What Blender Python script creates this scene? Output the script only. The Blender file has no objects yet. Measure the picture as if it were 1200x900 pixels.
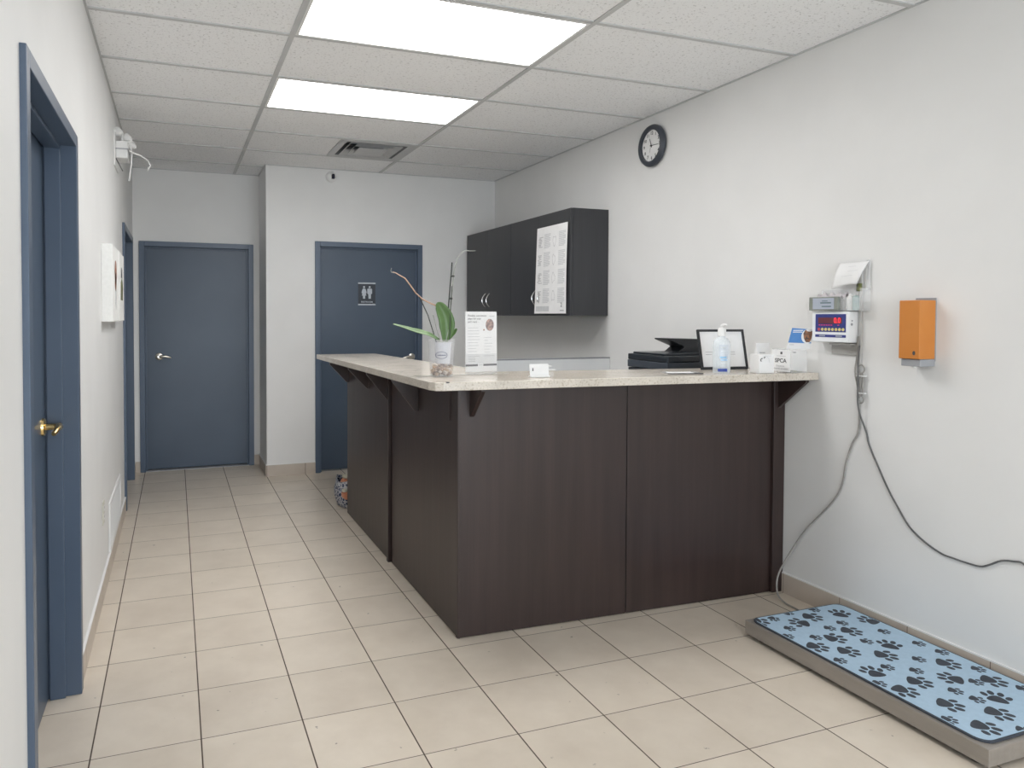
import bpy, math, random
from mathutils import Vector, Matrix
random.seed(7)
S = bpy.context.scene
COL = S.collection
R = math.radians
PI = math.pi

# ------------------------------------------------------------------ camera
CZ = 1.3865
cam_d = bpy.data.cameras.new('camera'); cam = bpy.data.objects.new('camera', cam_d); COL.objects.link(cam)
S.camera = cam
F, CX, CY = 851.13, 520.13, 392.04
cam_d.sensor_fit = 'HORIZONTAL'; cam_d.sensor_width = 36.0
cam_d.lens = 36.0 * F / 1200.0
cam_d.shift_x = (600.0 - CX) / 1200.0
cam_d.shift_y = (CY - 450.0) / 1200.0
cam_d.clip_start = 0.05
yaw, pitch, roll = .354, .0258, .0026
fw = Vector((math.sin(yaw)*math.cos(pitch), math.cos(yaw)*math.cos(pitch), -math.sin(pitch)))
rt = Vector((math.cos(yaw), -math.sin(yaw), 0)); up = rt.cross(fw)
r2 = rt*math.cos(roll) + up*math.sin(roll); u2 = -rt*math.sin(roll) + up*math.cos(roll)
cam.matrix_world = Matrix(((r2.x, u2.x, -fw.x, 0), (r2.y, u2.y, -fw.y, 0), (r2.z, u2.z, -fw.z, CZ), (0, 0, 0, 1)))

# ------------------------------------------------------------------ view, world, lights
S.view_settings.view_transform = 'Standard'
S.view_settings.look = 'None'
S.view_settings.gamma = 1.0
S.view_settings.use_curve_mapping = False
S.view_settings.exposure = -0.04
S.cycles.use_denoising = True
S.cycles.max_bounces = 10
S.cycles.diffuse_bounces = 6
S.cycles.sample_clamp_indirect = 6.0
w = bpy.data.worlds.new('world'); S.world = w; w.use_nodes = True
w.node_tree.nodes['Background'].inputs[0].default_value = (.75, .87, 1, 1)
w.node_tree.nodes['Background'].inputs[1].default_value = 0.12

PANEL_STRENGTH = 12.2       # the lit lenses of the two ceiling fixtures over the desk
PANEL_BACK = 8.0            # unseen fixtures added behind the camera for more light, kept weaker
DAY_POWER = 118.0            # daylight through the shop window behind the camera
XL, XR, ZC = -.345, 2.866, 2.6666
YW, YH, XC = 6.36, 6.895, .73     # restroom wall, hall end wall, closet corner
YF = -3.6                          # shop window wall behind the camera

def area(name, loc, rot, sx, sy, power, color):
    d = bpy.data.lights.new(name, 'AREA'); d.shape = 'RECTANGLE'; d.size = sx; d.size_y = sy
    d.energy = power; d.color = color
    o = bpy.data.objects.new(name, d); COL.objects.link(o); o.location = loc; o.rotation_euler = rot
    return o
area('window_daylight', (1.26, YF+.02, 1.15), (R(90), 0, 0), 2.7, 1.7, DAY_POWER, (.82, .91, 1.0))

# ------------------------------------------------------------------ helpers
class M:
    def __init__(s): s.v = []; s.f = []; s.m = []
    def add(s, vs, fs, mi=0):
        b = len(s.v); s.v += [tuple(v) for v in vs]
        for f in fs: s.f.append(tuple(i+b for i in f)); s.m.append(mi)
        return s
    def box(s, x0, x1, y0, y1, z0, z1, mi=0):
        v = [(x, y, z) for z in (z0, z1) for y in (y0, y1) for x in (x0, x1)]
        return s.add(v, [(0, 2, 3, 1), (4, 5, 7, 6), (0, 1, 5, 4), (2, 6, 7, 3), (0, 4, 6, 2), (1, 3, 7, 5)], mi)
    def hexa(s, bot, top, mi=0):         # general prism from two rings
        n = len(bot)
        return s.add(list(bot)+list(top), [tuple(range(n))[::-1], tuple(range(n, 2*n))] + [(i, (i+1) % n, n+(i+1) % n, n+i) for i in range(n)], mi)
    def prism(s, poly, ax, a, b, mi=0):  # poly in the plane across ax ('x':(y,z) 'y':(x,z) 'z':(x,y))
        def P(p, t): return {'x': (t, p[0], p[1]), 'y': (p[0], t, p[1]), 'z': (p[0], p[1], t)}[ax]
        return s.hexa([P(p, a) for p in poly], [P(p, b) for p in poly], mi)
    def cyl(s, p0, p1, r0, r1=None, n=16, mi=0):
        if r1 is None: r1 = r0
        p0 = Vector(p0); p1 = Vector(p1); d = (p1-p0).normalized()
        a = d.orthogonal().normalized(); b = d.cross(a)
        A = [p0+(a*math.cos(t)+b*math.sin(t))*r0 for t in [2*PI*i/n for i in range(n)]]
        B = [p1+(a*math.cos(t)+b*math.sin(t))*r1 for t in [2*PI*i/n for i in range(n)]]
        return s.hexa(A, B, mi)
    def tube(s, pts, r, n=8, mi=0, flat=1.0):
        pts = [Vector(p) for p in pts]; k = len(pts)
        rr = r if isinstance(r, (list, tuple)) else [r]*k
        rings = []; prev = None
        for i, p in enumerate(pts):
            d = (pts[min(i+1, k-1)]-pts[max(i-1, 0)]).normalized()
            a = d.orthogonal().normalized() if prev is None else (prev - d*prev.dot(d)).normalized()
            prev = a; b = d.cross(a)
            rings.append([p+(a*math.cos(t)+b*math.sin(t)*flat)*rr[i] for t in [2*PI*j/n for j in range(n)]])
        vs = [v for q in rings for v in q]
        fs = [tuple(range(n))[::-1], tuple(range((k-1)*n, k*n))]
        for i in range(k-1):
            for j in range(n):
                fs.append((i*n+j, i*n+(j+1) % n, (i+1)*n+(j+1) % n, (i+1)*n+j))
        return s.add(vs, fs, mi)
    def lathe(s, prof, c=(0, 0, 0), n=32, ax='z', mi=0, sy=1.0, cap=True):
        k = len(prof); vs = []
        for r, h in prof:
            for j in range(n):
                t = 2*PI*j/n; x, y = r*math.cos(t), r*math.sin(t)*sy
                if ax == 'z': vs.append((c[0]+x, c[1]+y, c[2]+h))
                elif ax == 'y': vs.append((c[0]+x, c[1]+h, c[2]+y))
                else: vs.append((c[0]+h, c[1]+x, c[2]+y))
        fs = []
        for i in range(k-1):
            for j in range(n): fs.append((i*n+j, i*n+(j+1) % n, (i+1)*n+(j+1) % n, (i+1)*n+j))
        if prof[0][0] > 1e-6: fs.append(tuple(range(n))[::-1])
        if prof[-1][0] > 1e-6 and cap: fs.append(tuple(range((k-1)*n, k*n)))
        return s.add(vs, fs, mi)
    def blob(s, c, rx, ry, rz, n=10, m=7, jit=0.0, mi=0):
        vs = []; fs = []
        for i in range(m+1):
            ph = PI*i/m
            for j in range(n):
                t = 2*PI*j/n; q = 1+random.uniform(-jit, jit)
                vs.append((c[0]+rx*q*math.sin(ph)*math.cos(t), c[1]+ry*q*math.sin(ph)*math.sin(t), c[2]+rz*q*math.cos(ph)))
        for i in range(m):
            for j in range(n): fs.append((i*n+j, (i+1)*n+j, (i+1)*n+(j+1) % n, i*n+(j+1) % n))
        return s.add(vs, fs, mi)
    def grid(s, fn, nu, nv, mi=0):
        vs = [fn(i/nu, j/nv) for i in range(nu+1) for j in range(nv+1)]
        fs = [(i*(nv+1)+j, (i+1)*(nv+1)+j, (i+1)*(nv+1)+j+1, i*(nv+1)+j+1) for i in range(nu) for j in range(nv)]
        return s.add(vs, fs, mi)
    def build(s, name, mats, parent=None, smooth=False, bevel=0.0, solid=0.0, loc=None, recalc=True):
        me = bpy.data.meshes.new(name); me.from_pydata(s.v, [], s.f)
        if not isinstance(mats, (list, tuple)): mats = [mats]
        for q in mats: me.materials.append(q)
        for p, mi in zip(me.polygons, s.m): p.material_index = mi; p.use_smooth = smooth
        me.update()
        if recalc:
            import bmesh
            bm = bmesh.new(); bm.from_mesh(me)
            bmesh.ops.remove_doubles(bm, verts=bm.verts, dist=1e-6) if smooth else None
            bmesh.ops.recalc_face_normals(bm, faces=bm.faces); bm.to_mesh(me); bm.free()
        o = bpy.data.objects.new(name, me); COL.objects.link(o)
        if parent: o.parent = parent
        if loc: o.location = loc
        if solid:
            k = o.modifiers.new('solid', 'SOLIDIFY'); k.thickness = solid; k.offset = 0
        if bevel:
            k = o.modifiers.new('bevel', 'BEVEL'); k.width = bevel; k.segments = 2; k.limit_method = 'ANGLE'; k.angle_limit = R(40)
        if smooth and not bevel:
            try:
                me.set_sharp_from_angle(angle=R(42))
            except Exception: pass
        return o

def tag(o, label=None, cat=None, group=None, kind=None):
    if label: o['label'] = label
    if cat: o['category'] = cat
    if group: o['group'] = group
    if kind: o['kind'] = kind
    return o
def empty(name, loc=(0, 0, 0), rz=0.0, label=None, cat=None, group=None, kind=None):
    o = bpy.data.objects.new(name, None); COL.objects.link(o)
    o.location = loc; o.rotation_euler = (0, 0, rz); o.empty_display_size = .05
    return tag(o, label, cat, group, kind)

def text(name, s, size, x, z, y, mat, parent, align='LEFT', rx=90, rz=0, sx=1.0, spin=0, ext=.0002, bold=0):
    """lettering in the local xz plane, facing -y"""
    c = bpy.data.curves.new(name, 'FONT'); c.body = s; c.size = size; c.align_x = align; c.align_y = 'CENTER'
    c.extrude = ext; c.offset = bold
    c.resolution_u = 3
    t = bpy.data.objects.new(name, c); COL.objects.link(t)
    dg = bpy.context.evaluated_depsgraph_get(); dg.update()
    me = bpy.data.meshes.new_from_object(t.evaluated_get(dg))
    bpy.data.objects.remove(t); bpy.data.curves.remove(c)
    me.name = name; me.materials.clear(); me.materials.append(mat)
    me.transform(Matrix.Rotation(R(spin), 4, 'Z') @ Matrix.Diagonal((sx, 1, 1, 1)))
    me.transform(Matrix.Translation((x, y, z)) @ Matrix.Rotation(R(rx), 4, 'X'))
    o = bpy.data.objects.new(name, me); COL.objects.link(o); o.parent = parent
    return o

# ------------------------------------------------------------------ materials
def lin(r, g, b):
    f = lambda c: (c/255/12.92) if c/255 <= .04045 else ((c/255+.055)/1.055)**2.4
    return (f(r), f(g), f(b), 1)
def mat(name, color, rough=.5, metal=0.0, spec=.5, **kw):
    m = bpy.data.materials.new(name); m.use_nodes = True
    b = m.node_tree.nodes['Principled BSDF']
    b.inputs['Base Color'].default_value = color if len(color) == 4 else (*color, 1)
    b.inputs['Roughness'].default_value = rough; b.inputs['Metallic'].default_value = metal
    b.inputs['Specular IOR Level'].default_value = spec
    for k, v in kw.items(): b.inputs[k.replace('_', ' ')].default_value = v
    return m
def N(m, typ, **kw):
    n = m.node_tree.nodes.new(typ)
    for k, v in kw.items():
        if hasattr(n, k): setattr(n, k, v)
        else: n.inputs[k].default_value = v
    return n
def L(m, a, b): m.node_tree.links.new(a, b)
def bsdf(m): return m.node_tree.nodes['Principled BSDF']
def noise_mix(m, c1, c2, scale=(1, 1, 1), nscale=5, detail=4, lo=.35, hi=.65, coord='Object', rough=.5):
    tc = N(m, 'ShaderNodeTexCoord'); mp = N(m, 'ShaderNodeMapping'); mp.inputs['Scale'].default_value = scale
    L(m, tc.outputs[coord], mp.inputs[0])
    nz = N(m, 'ShaderNodeTexNoise'); nz.inputs['Scale'].default_value = nscale; nz.inputs['Detail'].default_value = detail
    nz.inputs['Roughness'].default_value = rough
    L(m, mp.outputs[0], nz.inputs['Vector'])
    cr = N(m, 'ShaderNodeValToRGB'); e = cr.color_ramp.elements
    e[0].position = lo; e[1].position = hi; e[0].color = c1; e[1].color = c2
    L(m, nz.outputs['Fac'], cr.inputs[0])
    return cr, nz, mp
def bump(m, h, strength=.1, dist=.01):
    b = N(m, 'ShaderNodeBump'); b.inputs['Strength'].default_value = strength; b.inputs['Distance'].default_value = dist
    L(m, h, b.inputs['Height']); L(m, b.outputs[0], bsdf(m).inputs['Normal'])
def textured(name, c1, c2, rough, nscale, scale=(1, 1, 1), bs=0.0, **kw):
    m = mat(name, c1, rough, **kw)
    cr, nz, mp = noise_mix(m, c1, c2, scale, nscale)
    L(m, cr.outputs[0], bsdf(m).inputs['Base Color'])
    if bs: bump(m, nz.outputs['Fac'], bs, .003)
    return m

WALL = textured('wall_paint', (.745, .744, .735, 1), (.77, .769, .76, 1), .55, 3.0, spec=.35)
_nz = N(WALL, 'ShaderNodeTexNoise'); _nz.inputs['Scale'].default_value = 260
_tc = N(WALL, 'ShaderNodeTexCoord'); L(WALL, _tc.outputs['Object'], _nz.inputs['Vector']); bump(WALL, _nz.outputs['Fac'], .06, .002)
BLUE = textured('door_blue', (.058, .083, .122, 1), (.066, .093, .134, 1), .34, 2.2, spec=.45)
BLUEF = textured('frame_blue', (.076, .107, .158, 1), (.083, .115, .168, 1), .33, 4.0, spec=.5)
TBAR = textured('ceiling_grid_metal', (.50, .505, .505, 1), (.54, .545, .545, 1), .45, 8.0)
WHITE = textured('white_plastic', (.74, .74, .73, 1), (.77, .77, .76, 1), .4, 9.0)
WHITEG = textured('white_enamel', (.80, .82, .84, 1), (.84, .86, .87, 1), .3, 5.0)
PAPER = textured('paper', (.80, .80, .80, 1), (.84, .84, .84, 1), .6, 14.0)
CANVAS = textured('canvas_white', (.78, .78, .76, 1), (.82, .82, .80, 1), .8, 60.0)
BLACK = textured('black_plastic', (.015, .017, .020, 1), (.022, .024, .028, 1), .35, 12.0)
PRB = textured('printer_shell', (.014, .018, .024, 1), (.020, .025, .032, 1), .32, 12.0)
PRG = textured('printer_band', (.045, .055, .07, 1), (.055, .065, .08, 1), .3, 12.0)
GREYP = textured('grey_plastic', (.30, .31, .33, 1), (.34, .35, .37, 1), .45, 12.0)
DARKC = textured('dark_cavity', (.20, .21, .215, 1), (.24, .25, .255, 1), .7, 12.0)
CHROME = textured('chrome', (.75, .74, .72, 1), (.8, .79, .77, 1), .2, 20.0, metal=1.0)
NICKEL = textured('satin_nickel', (.72, .68, .60, 1), (.78, .74, .66, 1), .28, 20.0, metal=1.0)
BRASS = textured('brass', (.72, .52, .22, 1), (.8, .6, .28, 1), .22, 20.0, metal=1.0)
STEEL = textured('galvanised_plate', (.36, .35, .33, 1), (.42, .41, .39, 1), .5, 12.0, scale=(1, 1, 6))
SCALEM = textured('scale_steel', (.30, .275, .245, 1), (.34, .31, .28, 1), .42, 6.0, scale=(6, .6, 6), metal=.35)
RUBBER = textured('rubber_black', (.018, .018, .018, 1), (.026, .026, .026, 1), .7, 30.0)
ORANGE = textured('orange_plastic', (.56, .20, .035, 1), (.60, .225, .042, 1), .35, 6.0)
INK = textured('ink_dark', (.05, .05, .055, 1), (.07, .07, .075, 1), .6, 30.0)
INKG = textured('ink_grey', (.38, .38, .39, 1), (.44, .44, .45, 1), .6, 30.0)
INKL = textured('ink_pale', (.56, .57, .58, 1), (.62, .63, .64, 1), .6, 30.0)
INKB = textured('ink_blue', (.03, .06, .30, 1), (.04, .08, .36, 1), .5, 30.0)
SKYB = textured('print_blue', (.07, .22, .55, 1), (.10, .28, .62, 1), .4, 12.0)
PALEB = textured('label_pale_blue', (.30, .55, .80, 1), (.36, .62, .85, 1), .4, 12.0)
INDB = textured('panel_blue', (.035, .045, .20, 1), (.04, .055, .24, 1), .35, 20.0)
CABLE = textured('cable_grey', (.28, .27, .25, 1), (.34, .33, .31, 1), .5, 40.0)
CABLED = textured('cable_dark', (.10, .10, .10, 1), (.13, .13, .13, 1), .5, 40.0)
LEAF = textured('leaf_green', (.065, .135, .035, 1), (.10, .19, .055, 1), .35, 14.0, scale=(1, 1, 1))
LEAFP = textured('leaf_pale', (.14, .22, .10, 1), (.22, .32, .17, 1), .4, 20.0)
SPIKE = textured('spike_tan', (.42, .25, .17, 1), (.52, .36, .27, 1), .6, 60.0)
SPIKEG = textured('spike_grey_green', (.30, .31, .27, 1), (.42, .43, .40, 1), .6, 60.0)
STAKE = textured('stake_dark', (.03, .035, .03, 1), (.05, .055, .05, 1), .5, 60.0)
DESKIN = textured('desk_inner_laminate', (.035, .030, .031, 1), (.045, .038, .039, 1), .45, 4.0)
REDBR = textured('print_russet', (.35, .09, .05, 1), (.30, .22, .16, 1), .6, 60.0)
OLIVE = textured('print_olive', (.22, .24, .08, 1), (.05, .05, .06, 1), .6, 50.0)
FURRY = textured('print_fur', (.45, .20, .10, 1), (.10, .07, .06, 1), .6, 90.0)
PINKY = textured('print_skin', (.55, .36, .30, 1), (.12, .10, .12, 1), .6, 70.0)

# dark espresso laminate with faint vertical grain
def wood(name, c1, c2, rough=.34):
    m = mat(name, c1, rough, spec=.5)
    cr, nz, mp = noise_mix(m, c1, c2, (6, 6, .35), 3.2, 6, .3, .72)
    cr2, nz2, mp2 = noise_mix(m, (.90, .90, .90, 1), (1.08, 1.07, 1.07, 1), (60, 60, 1.2), 2.2, 5, .3, .7)
    mx = N(m, 'ShaderNodeMix'); mx.data_type = 'RGBA'; mx.blend_type = 'MULTIPLY'; mx.inputs['Factor'].default_value = 1.0
    L(m, cr.outputs[0], mx.inputs['A']); L(m, cr2.outputs[0], mx.inputs['B'])
    L(m, mx.outputs['Result'], bsdf(m).inputs['Base Color'])
    rp = N(m, 'ShaderNodeMapRange'); rp.inputs['To Min'].default_value = rough-.04; rp.inputs['To Max'].default_value = rough+.08
    L(m, nz2.outputs['Fac'], rp.inputs['Value']); L(m, rp.outputs[0], bsdf(m).inputs['Roughness'])
    return m
DESK = wood('espresso_laminate', (.029, .0180, .0160, 1), (.043, .0265, .0240, 1), .34)
CAB = wood('cabinet_laminate', (.031, .032, .036, 1), (.038, .039, .043, 1), .36)

# countertop: beige with speckle
TOP = mat('beige_laminate', (.66, .60, .48, 1), .17, spec=.5)
cr, nz, mp = noise_mix(TOP, (.59, .54, .47, 1), (.68, .625, .55, 1), (1, 1, 1), 7, 5, .35, .65)
vo = N(TOP, 'ShaderNodeTexNoise'); vo.inputs['Scale'].default_value = 130; vo.inputs['Detail'].default_value = 2
L(TOP, mp.outputs[0], vo.inputs['Vector'])
vr = N(TOP, 'ShaderNodeValToRGB'); e = vr.color_ramp.elements
e[0].position = .33; e[0].color = (.76, .72, .66, 1); e[1].position = .44; e[1].color = (1, 1, 1, 1)
x_ = vr.color_ramp.elements.new(.60); x_.color = (1, 1, 1, 1); x_ = vr.color_ramp.elements.new(.70); x_.color = (1.14, 1.13, 1.12, 1)
L(TOP, vo.outputs['Fac'], vr.inputs[0])
mx = N(TOP, 'ShaderNodeMix'); mx.data_type = 'RGBA'; mx.blend_type = 'MULTIPLY'; mx.inputs['Factor'].default_value = 1.0
L(TOP, cr.outputs[0], mx.inputs['A']); L(TOP, vr.outputs[0], mx.inputs['B']); L(TOP, mx.outputs['Result'], bsdf(TOP).inputs['Base Color'])

# tiles: grid of square floor tiles, grout lines by maths on object coordinates
TS, FX, FY = .3293, -.2588, 2.4703
def tile_material(name, base1, base2, grout, axes=('x', 'y'), rough=.3):
    m = mat(name, base1, rough, spec=.5)
    tc = N(m, 'ShaderNodeTexCoord'); sp = N(m, 'ShaderNodeSeparateXYZ'); L(m, tc.outputs['Object'], sp.inputs[0])
    def math_(op, a, b=None, c=None):
        n = N(m, 'ShaderNodeMath', operation=op)
        for i, q in enumerate((a, b, c)):
            if q is None: continue
            if isinstance(q, (int, float)): n.inputs[i].default_value = q
            else: L(m, q, n.inputs[i])
        return n.outputs[0]
    outs = []; cells = []
    for ax, off, wd in ((axes[0], FX, .0058), (axes[1], FY, .0038)):
        if ax is None: continue
        v = math_('DIVIDE', math_('SUBTRACT', sp.outputs[ax.upper()], off), TS)
        v = math_('ADD', v, 50.0)
        cells.append(math_('FLOOR', math_('ADD', v, 0.0)))
        fr = math_('FRACT', v)
        d = math_('MINIMUM', fr, math_('SUBTRACT', 1.0, fr))
        outs.append(math_('SMOOTH_MIN', 1.0, math_('DIVIDE', d, wd*.5/TS), .01))
        # soft mask: 0 in grout, 1 on tile
    msk = None
    for o_ in outs:
        g = N(m, 'ShaderNodeMapRange'); g.inputs['From Min'].default_value = .6; g.inputs['From Max'].default_value = .98
        L(m, o_, g.inputs['Value'])
        msk = g.outputs[0] if msk is None else math_('MINIMUM', msk, g.outputs[0])
    cr, nz, mp = noise_mix(m, base1, base2, (1, 1, 1), 4.5, 6, .32, .68, rough=.6)
    cmb = N(m, 'ShaderNodeCombineXYZ'); L(m, cells[0], cmb.inputs[0])
    if len(cells) > 1: L(m, cells[1], cmb.inputs[1])
    wn = N(m, 'ShaderNodeTexWhiteNoise'); L(m, cmb.outputs[0], wn.inputs['Vector'])
    ad = N(m, 'ShaderNodeVectorMath', operation='MULTIPLY_ADD'); L(m, wn.outputs['Color'], ad.inputs[0]); ad.inputs[1].default_value = (7, 7, 7)
    L(m, tc.outputs['Object'], ad.inputs[2]); L(m, ad.outputs[0], mp.inputs[0])
    vr = N(m, 'ShaderNodeMapRange'); vr.inputs['To Min'].default_value = .965; vr.inputs['To Max'].default_value = 1.03
    L(m, wn.outputs['Value'], vr.inputs['Value'])
    # small dark scuffs and flecks
    n2 = N(m, 'ShaderNodeTexNoise'); n2.inputs['Scale'].default_value = 26; n2.inputs['Detail'].default_value = 3
    L(m, tc.outputs['Object'], n2.inputs['Vector'])
    fr2 = N(m, 'ShaderNodeMapRange'); fr2.inputs['From Min'].default_value = .245; fr2.inputs['From Max'].default_value = .275
    fr2.inputs['To Min'].default_value = .45; L(m, n2.outputs['Fac'], fr2.inputs['Value'])
    sc = N(m, 'ShaderNodeVectorMath', operation='SCALE'); L(m, cr.outputs[0], sc.inputs[0]); L(m, math_('MULTIPLY', vr.outputs[0], fr2.outputs[0]), sc.inputs['Scale'])
    mx = N(m, 'ShaderNodeMix'); mx.data_type = 'RGBA'; L(m, msk, mx.inputs['Factor'])
    mx.inputs['A'].default_value = grout; L(m, sc.outputs[0], mx.inputs['B'])
    L(m, mx.outputs['Result'], bsdf(m).inputs['Base Color'])
    rg = N(m, 'ShaderNodeMapRange'); rg.inputs['To Min'].default_value = .85; rg.inputs['To Max'].default_value = rough
    L(m, msk, rg.inputs['Value']); L(m, rg.outputs[0], bsdf(m).inputs['Roughness'])
    bump(m, msk, .5, .0015)
    return m
FLOOR = tile_material('floor_tile', (.61, .535, .445, 1), (.69, .615, .52, 1), (.075, .052, .036, 1))
BASEX = tile_material('baseboard_tile_side', (.52, .45, .385, 1), (.57, .505, .435, 1), (.16, .12, .09, 1), (None, 'y'), .4)
BASEY = tile_material('baseboard_tile_end', (.52, .45, .385, 1), (.57, .505, .435, 1), (.16, .12, .09, 1), ('x', None), .4)

# ceiling board: fissured mineral fibre
CEIL = mat('ceiling_board', (.70, .70, .685, 1), .85, spec=.2)
cr, nz, mp = noise_mix(CEIL, (.60, .60, .60, 1), (.87, .875, .88, 1), (1, 1, 1), 80, 4, .355, .42, rough=.65)
L(CEIL, cr.outputs[0], bsdf(CEIL).inputs['Base Color']); bump(CEIL, nz.outputs['Fac'], .25, .004)

LENS = bpy.data.materials.new('light_lens'); LENS.use_nodes = True
nt = LENS.node_tree; nt.nodes.clear(); em = nt.nodes.new('ShaderNodeEmission'); ou = nt.nodes.new('ShaderNodeOutputMaterial')
em.inputs[0].default_value = (1, .992, .985, 1); em.inputs[1].default_value = PANEL_STRENGTH; nt.links.new(em.outputs[0], ou.inputs[0])
LENSB = LENS.copy(); LENSB.name = 'light_lens_added'; LENSB.node_tree.nodes['Emission'].inputs[1].default_value = PANEL_BACK  # dimmer lens for the two added fixtures, strength set to balance the near walls
LED = mat('led_red', (.5, .02, .03, 1), .4, Emission_Color=(1, .04, .07, 1), Emission_Strength=1.0)

def clear(name, tint=(.95, .96, .97, 1), alpha=.18, rough=.05):
    """clear acrylic: mostly see-through with glossy highlights"""
    m = bpy.data.materials.new(name); m.use_nodes = True; nt = m.node_tree
    b = nt.nodes['Principled BSDF']; b.inputs['Base Color'].default_value = tint; b.inputs['Roughness'].default_value = rough
    b.inputs['Alpha'].default_value = alpha
    nz = nt.nodes.new('ShaderNodeTexNoise'); nz.inputs['Scale'].default_value = 12
    mr = nt.nodes.new('ShaderNodeMapRange'); mr.inputs['To Min'].default_value = alpha*.8; mr.inputs['To Max'].default_value = alpha*1.2
    nt.links.new(nz.outputs['Fac'], mr.inputs['Value']); nt.links.new(mr.outputs[0], b.inputs['Alpha'])
    return m
ACRY = clear('clear_acrylic'); ACRYD = clear('clear_pot_plastic', (.80, .81, .84, 1), .16); BOTP = clear('clear_bottle', (.80, .86, .90, 1), .42, .08)
GLASSY = clear('clear_film', (.85, .86, .87, 1), .35, .2)

# ------------------------------------------------------------------ setting
def struct(o, label, cat): return tag(o, label, cat, kind='structure')
m = M(); m.box(XL-.3, XR+.3, YF-.3, YH+.3, -.12, 0)
struct(m.build('floor', FLOOR), 'beige square ceramic tile floor with dark grout', 'floor')

def wall(name, boxes, label, mt=WALL):
    m = M()
    for b in boxes: m.box(*b)
    return struct(m.build(name, mt), label, 'wall')
D1 = (1.987, 2.962); D4 = (5.56, 6.64); DH = 2.035
HT = ZC+.25
wall('wall_left', [(XL-.16, XL, YF, D1[0]+.03, 0, HT), (XL-.16, XL, D1[1]-.03, D4[0]+.03, 0, HT), (XL-.16, XL, D4[1]-.03, YH, 0, HT),
                   (XL-.16, XL, D1[0]+.03, D1[1]-.03, DH-.03, HT), (XL-.16, XL, D4[0]+.03, D4[1]-.03, DH-.03, HT)],
     'long off-white wall with two blue doors on the left of the room')
D2 = (-.297, .676)
wall('wall_hall_end', [(XL-.16, D2[0]+.03, YH, YH+.16, 0, HT), (D2[1]-.03, XC+.14, YH, YH+.16, 0, HT), (D2[0]+.03, D2[1]-.03, YH, YH+.16, DH-.03, HT)],
     'off-white wall around the blue door at the far end of the hall')
D3 = (1.147, 2.134)
wall('wall_restroom', [(XC, D3[0]+.03, YW, YW+.14, 0, HT), (D3[1]-.03, XR+.14, YW, YW+.14, 0, HT), (D3[0]+.03, D3[1]-.03, YW, YW+.14, DH-.03, HT),
                       (XC, XC+.14, YW+.14, YH, 0, HT)],
     'off-white wall around the restroom door, turning the corner into the hall')
wall('wall_right', [(XR, XR+.16, YF, YW+.14, 0, HT)], 'long off-white wall on the right behind the desk and scale')
wall('wall_front', [(XL-.16, -.2, YF-.16, YF, 0, HT), (2.72, XR+.16, YF-.16, YF, 0, HT), (-.2, 2.72, YF-.16, YF, 0, .25), (-.2, 2.72, YF-.16, YF, 2.45, HT)],
     'street wall with a wide shop window behind the viewpoint')
m = M()
for x in (-.2, 1.235, 2.67): m.box(x, x+.05, YF-.12, YF-.06, .25, 2.45)
m.box(-.2, 2.72, YF-.12, YF-.06, .25, .30); m.box(-.2, 2.72, YF-.12, YF-.06, 2.40, 2.45)
struct(m.build('window_1', TBAR), 'wide shop window frame behind the viewpoint', 'window')

# baseboards of tile with a caulk cap
BH = .102
def baseboard(name, segs, mt, label):
    m = M()
    for (x0, x1, y0, y1) in segs:
        m.box(x0, x1, y0, y1, 0, BH-.006)
        m.box(x0, x1, y0, y1, BH-.006, BH, 1)
    struct(m.build(name, [mt, WHITE]), label, 'baseboard')
baseboard('baseboard_left', [(XL, XL+.010, YF, D1[0]), (XL, XL+.010, D1[1], D4[0]), (XL, XL+.010, D4[1], YH)], BASEX, 'beige tile baseboard along the left wall')
baseboard('baseboard_right', [(XR-.010, XR, YF, YW)], BASEX, 'beige tile baseboard under the right wall behind the scale')
baseboard('baseboard_hall_end', [(XL+.01, D2[0], YH-.010, YH), (D2[1], XC, YH-.010, YH)], BASEY, 'short beige tile baseboard pieces beside the hall end door')
baseboard('baseboard_restroom', [(XC-.010, D3[0], YW-.010, YW), (D3[1], XR-.01, YW-.010, YW)], BASEY, 'beige tile baseboard beside the restroom door')
baseboard('baseboard_closet', [(XC-.010, XC, YW, YH-.01)], BASEX, 'beige tile baseboard on the short return of the hall corner')

# ceiling: boards, T-grid, lights, vent
RY0, RS, TX, TW = 3.3946, .61, .5097, 1.22
cols = [(XL, TX), (TX, TX+TW), (TX+TW, XR)]
lights = [(1, -1), (1, 1), (1, -6), (1, -9)]        # (column, row): lit panel fills row..row+1
vent = (1, 3)
m = M(); k0 = -12
for r in range(k0, 6):
    y0, y1 = RY0+r*RS, RY0+(r+1)*RS
    for c, (x0, x1) in enumerate(cols):
        if (c, r) in lights: continue
        X0, X1 = x0, x1
        if (c, r) == vent: X1 = x1-.586
        m.box(X0, X1, max(y0, YF), min(y1, YH+.02), ZC+.006, ZC+.02)
m.box(XL-.16, XR+.16, YF-.16, YH+.16, HT, HT+.05)
struct(m.build('ceiling', CEIL), 'white fissured drop ceiling boards', 'ceiling')
m = M(); tb = .012
for x in (TX, TX+TW): m.box(x-tb, x+tb, YF, YH if x < XC else YW, ZC, ZC+.007)
for r in range(k0, 7):
    y = RY0+r*RS
    if YF < y < YH: m.box(XL, XR if y < YW else XC, y-tb, y+tb, ZC+.0005, ZC+.0065)
for x, y0, y1 in ((XL, YF, YH), (XR-.009, YF, YW)): m.box(x, x+.009, y0, y1, ZC-.0005, ZC+.006)
m.box(XC, XR, YW-.009, YW, ZC-.0005, ZC+.006); m.box(XL, XC, YH-.009, YH, ZC-.0005, ZC+.006); m.box(XC-.009, XC, YW, YH, ZC-.0005, ZC+.006)
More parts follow.
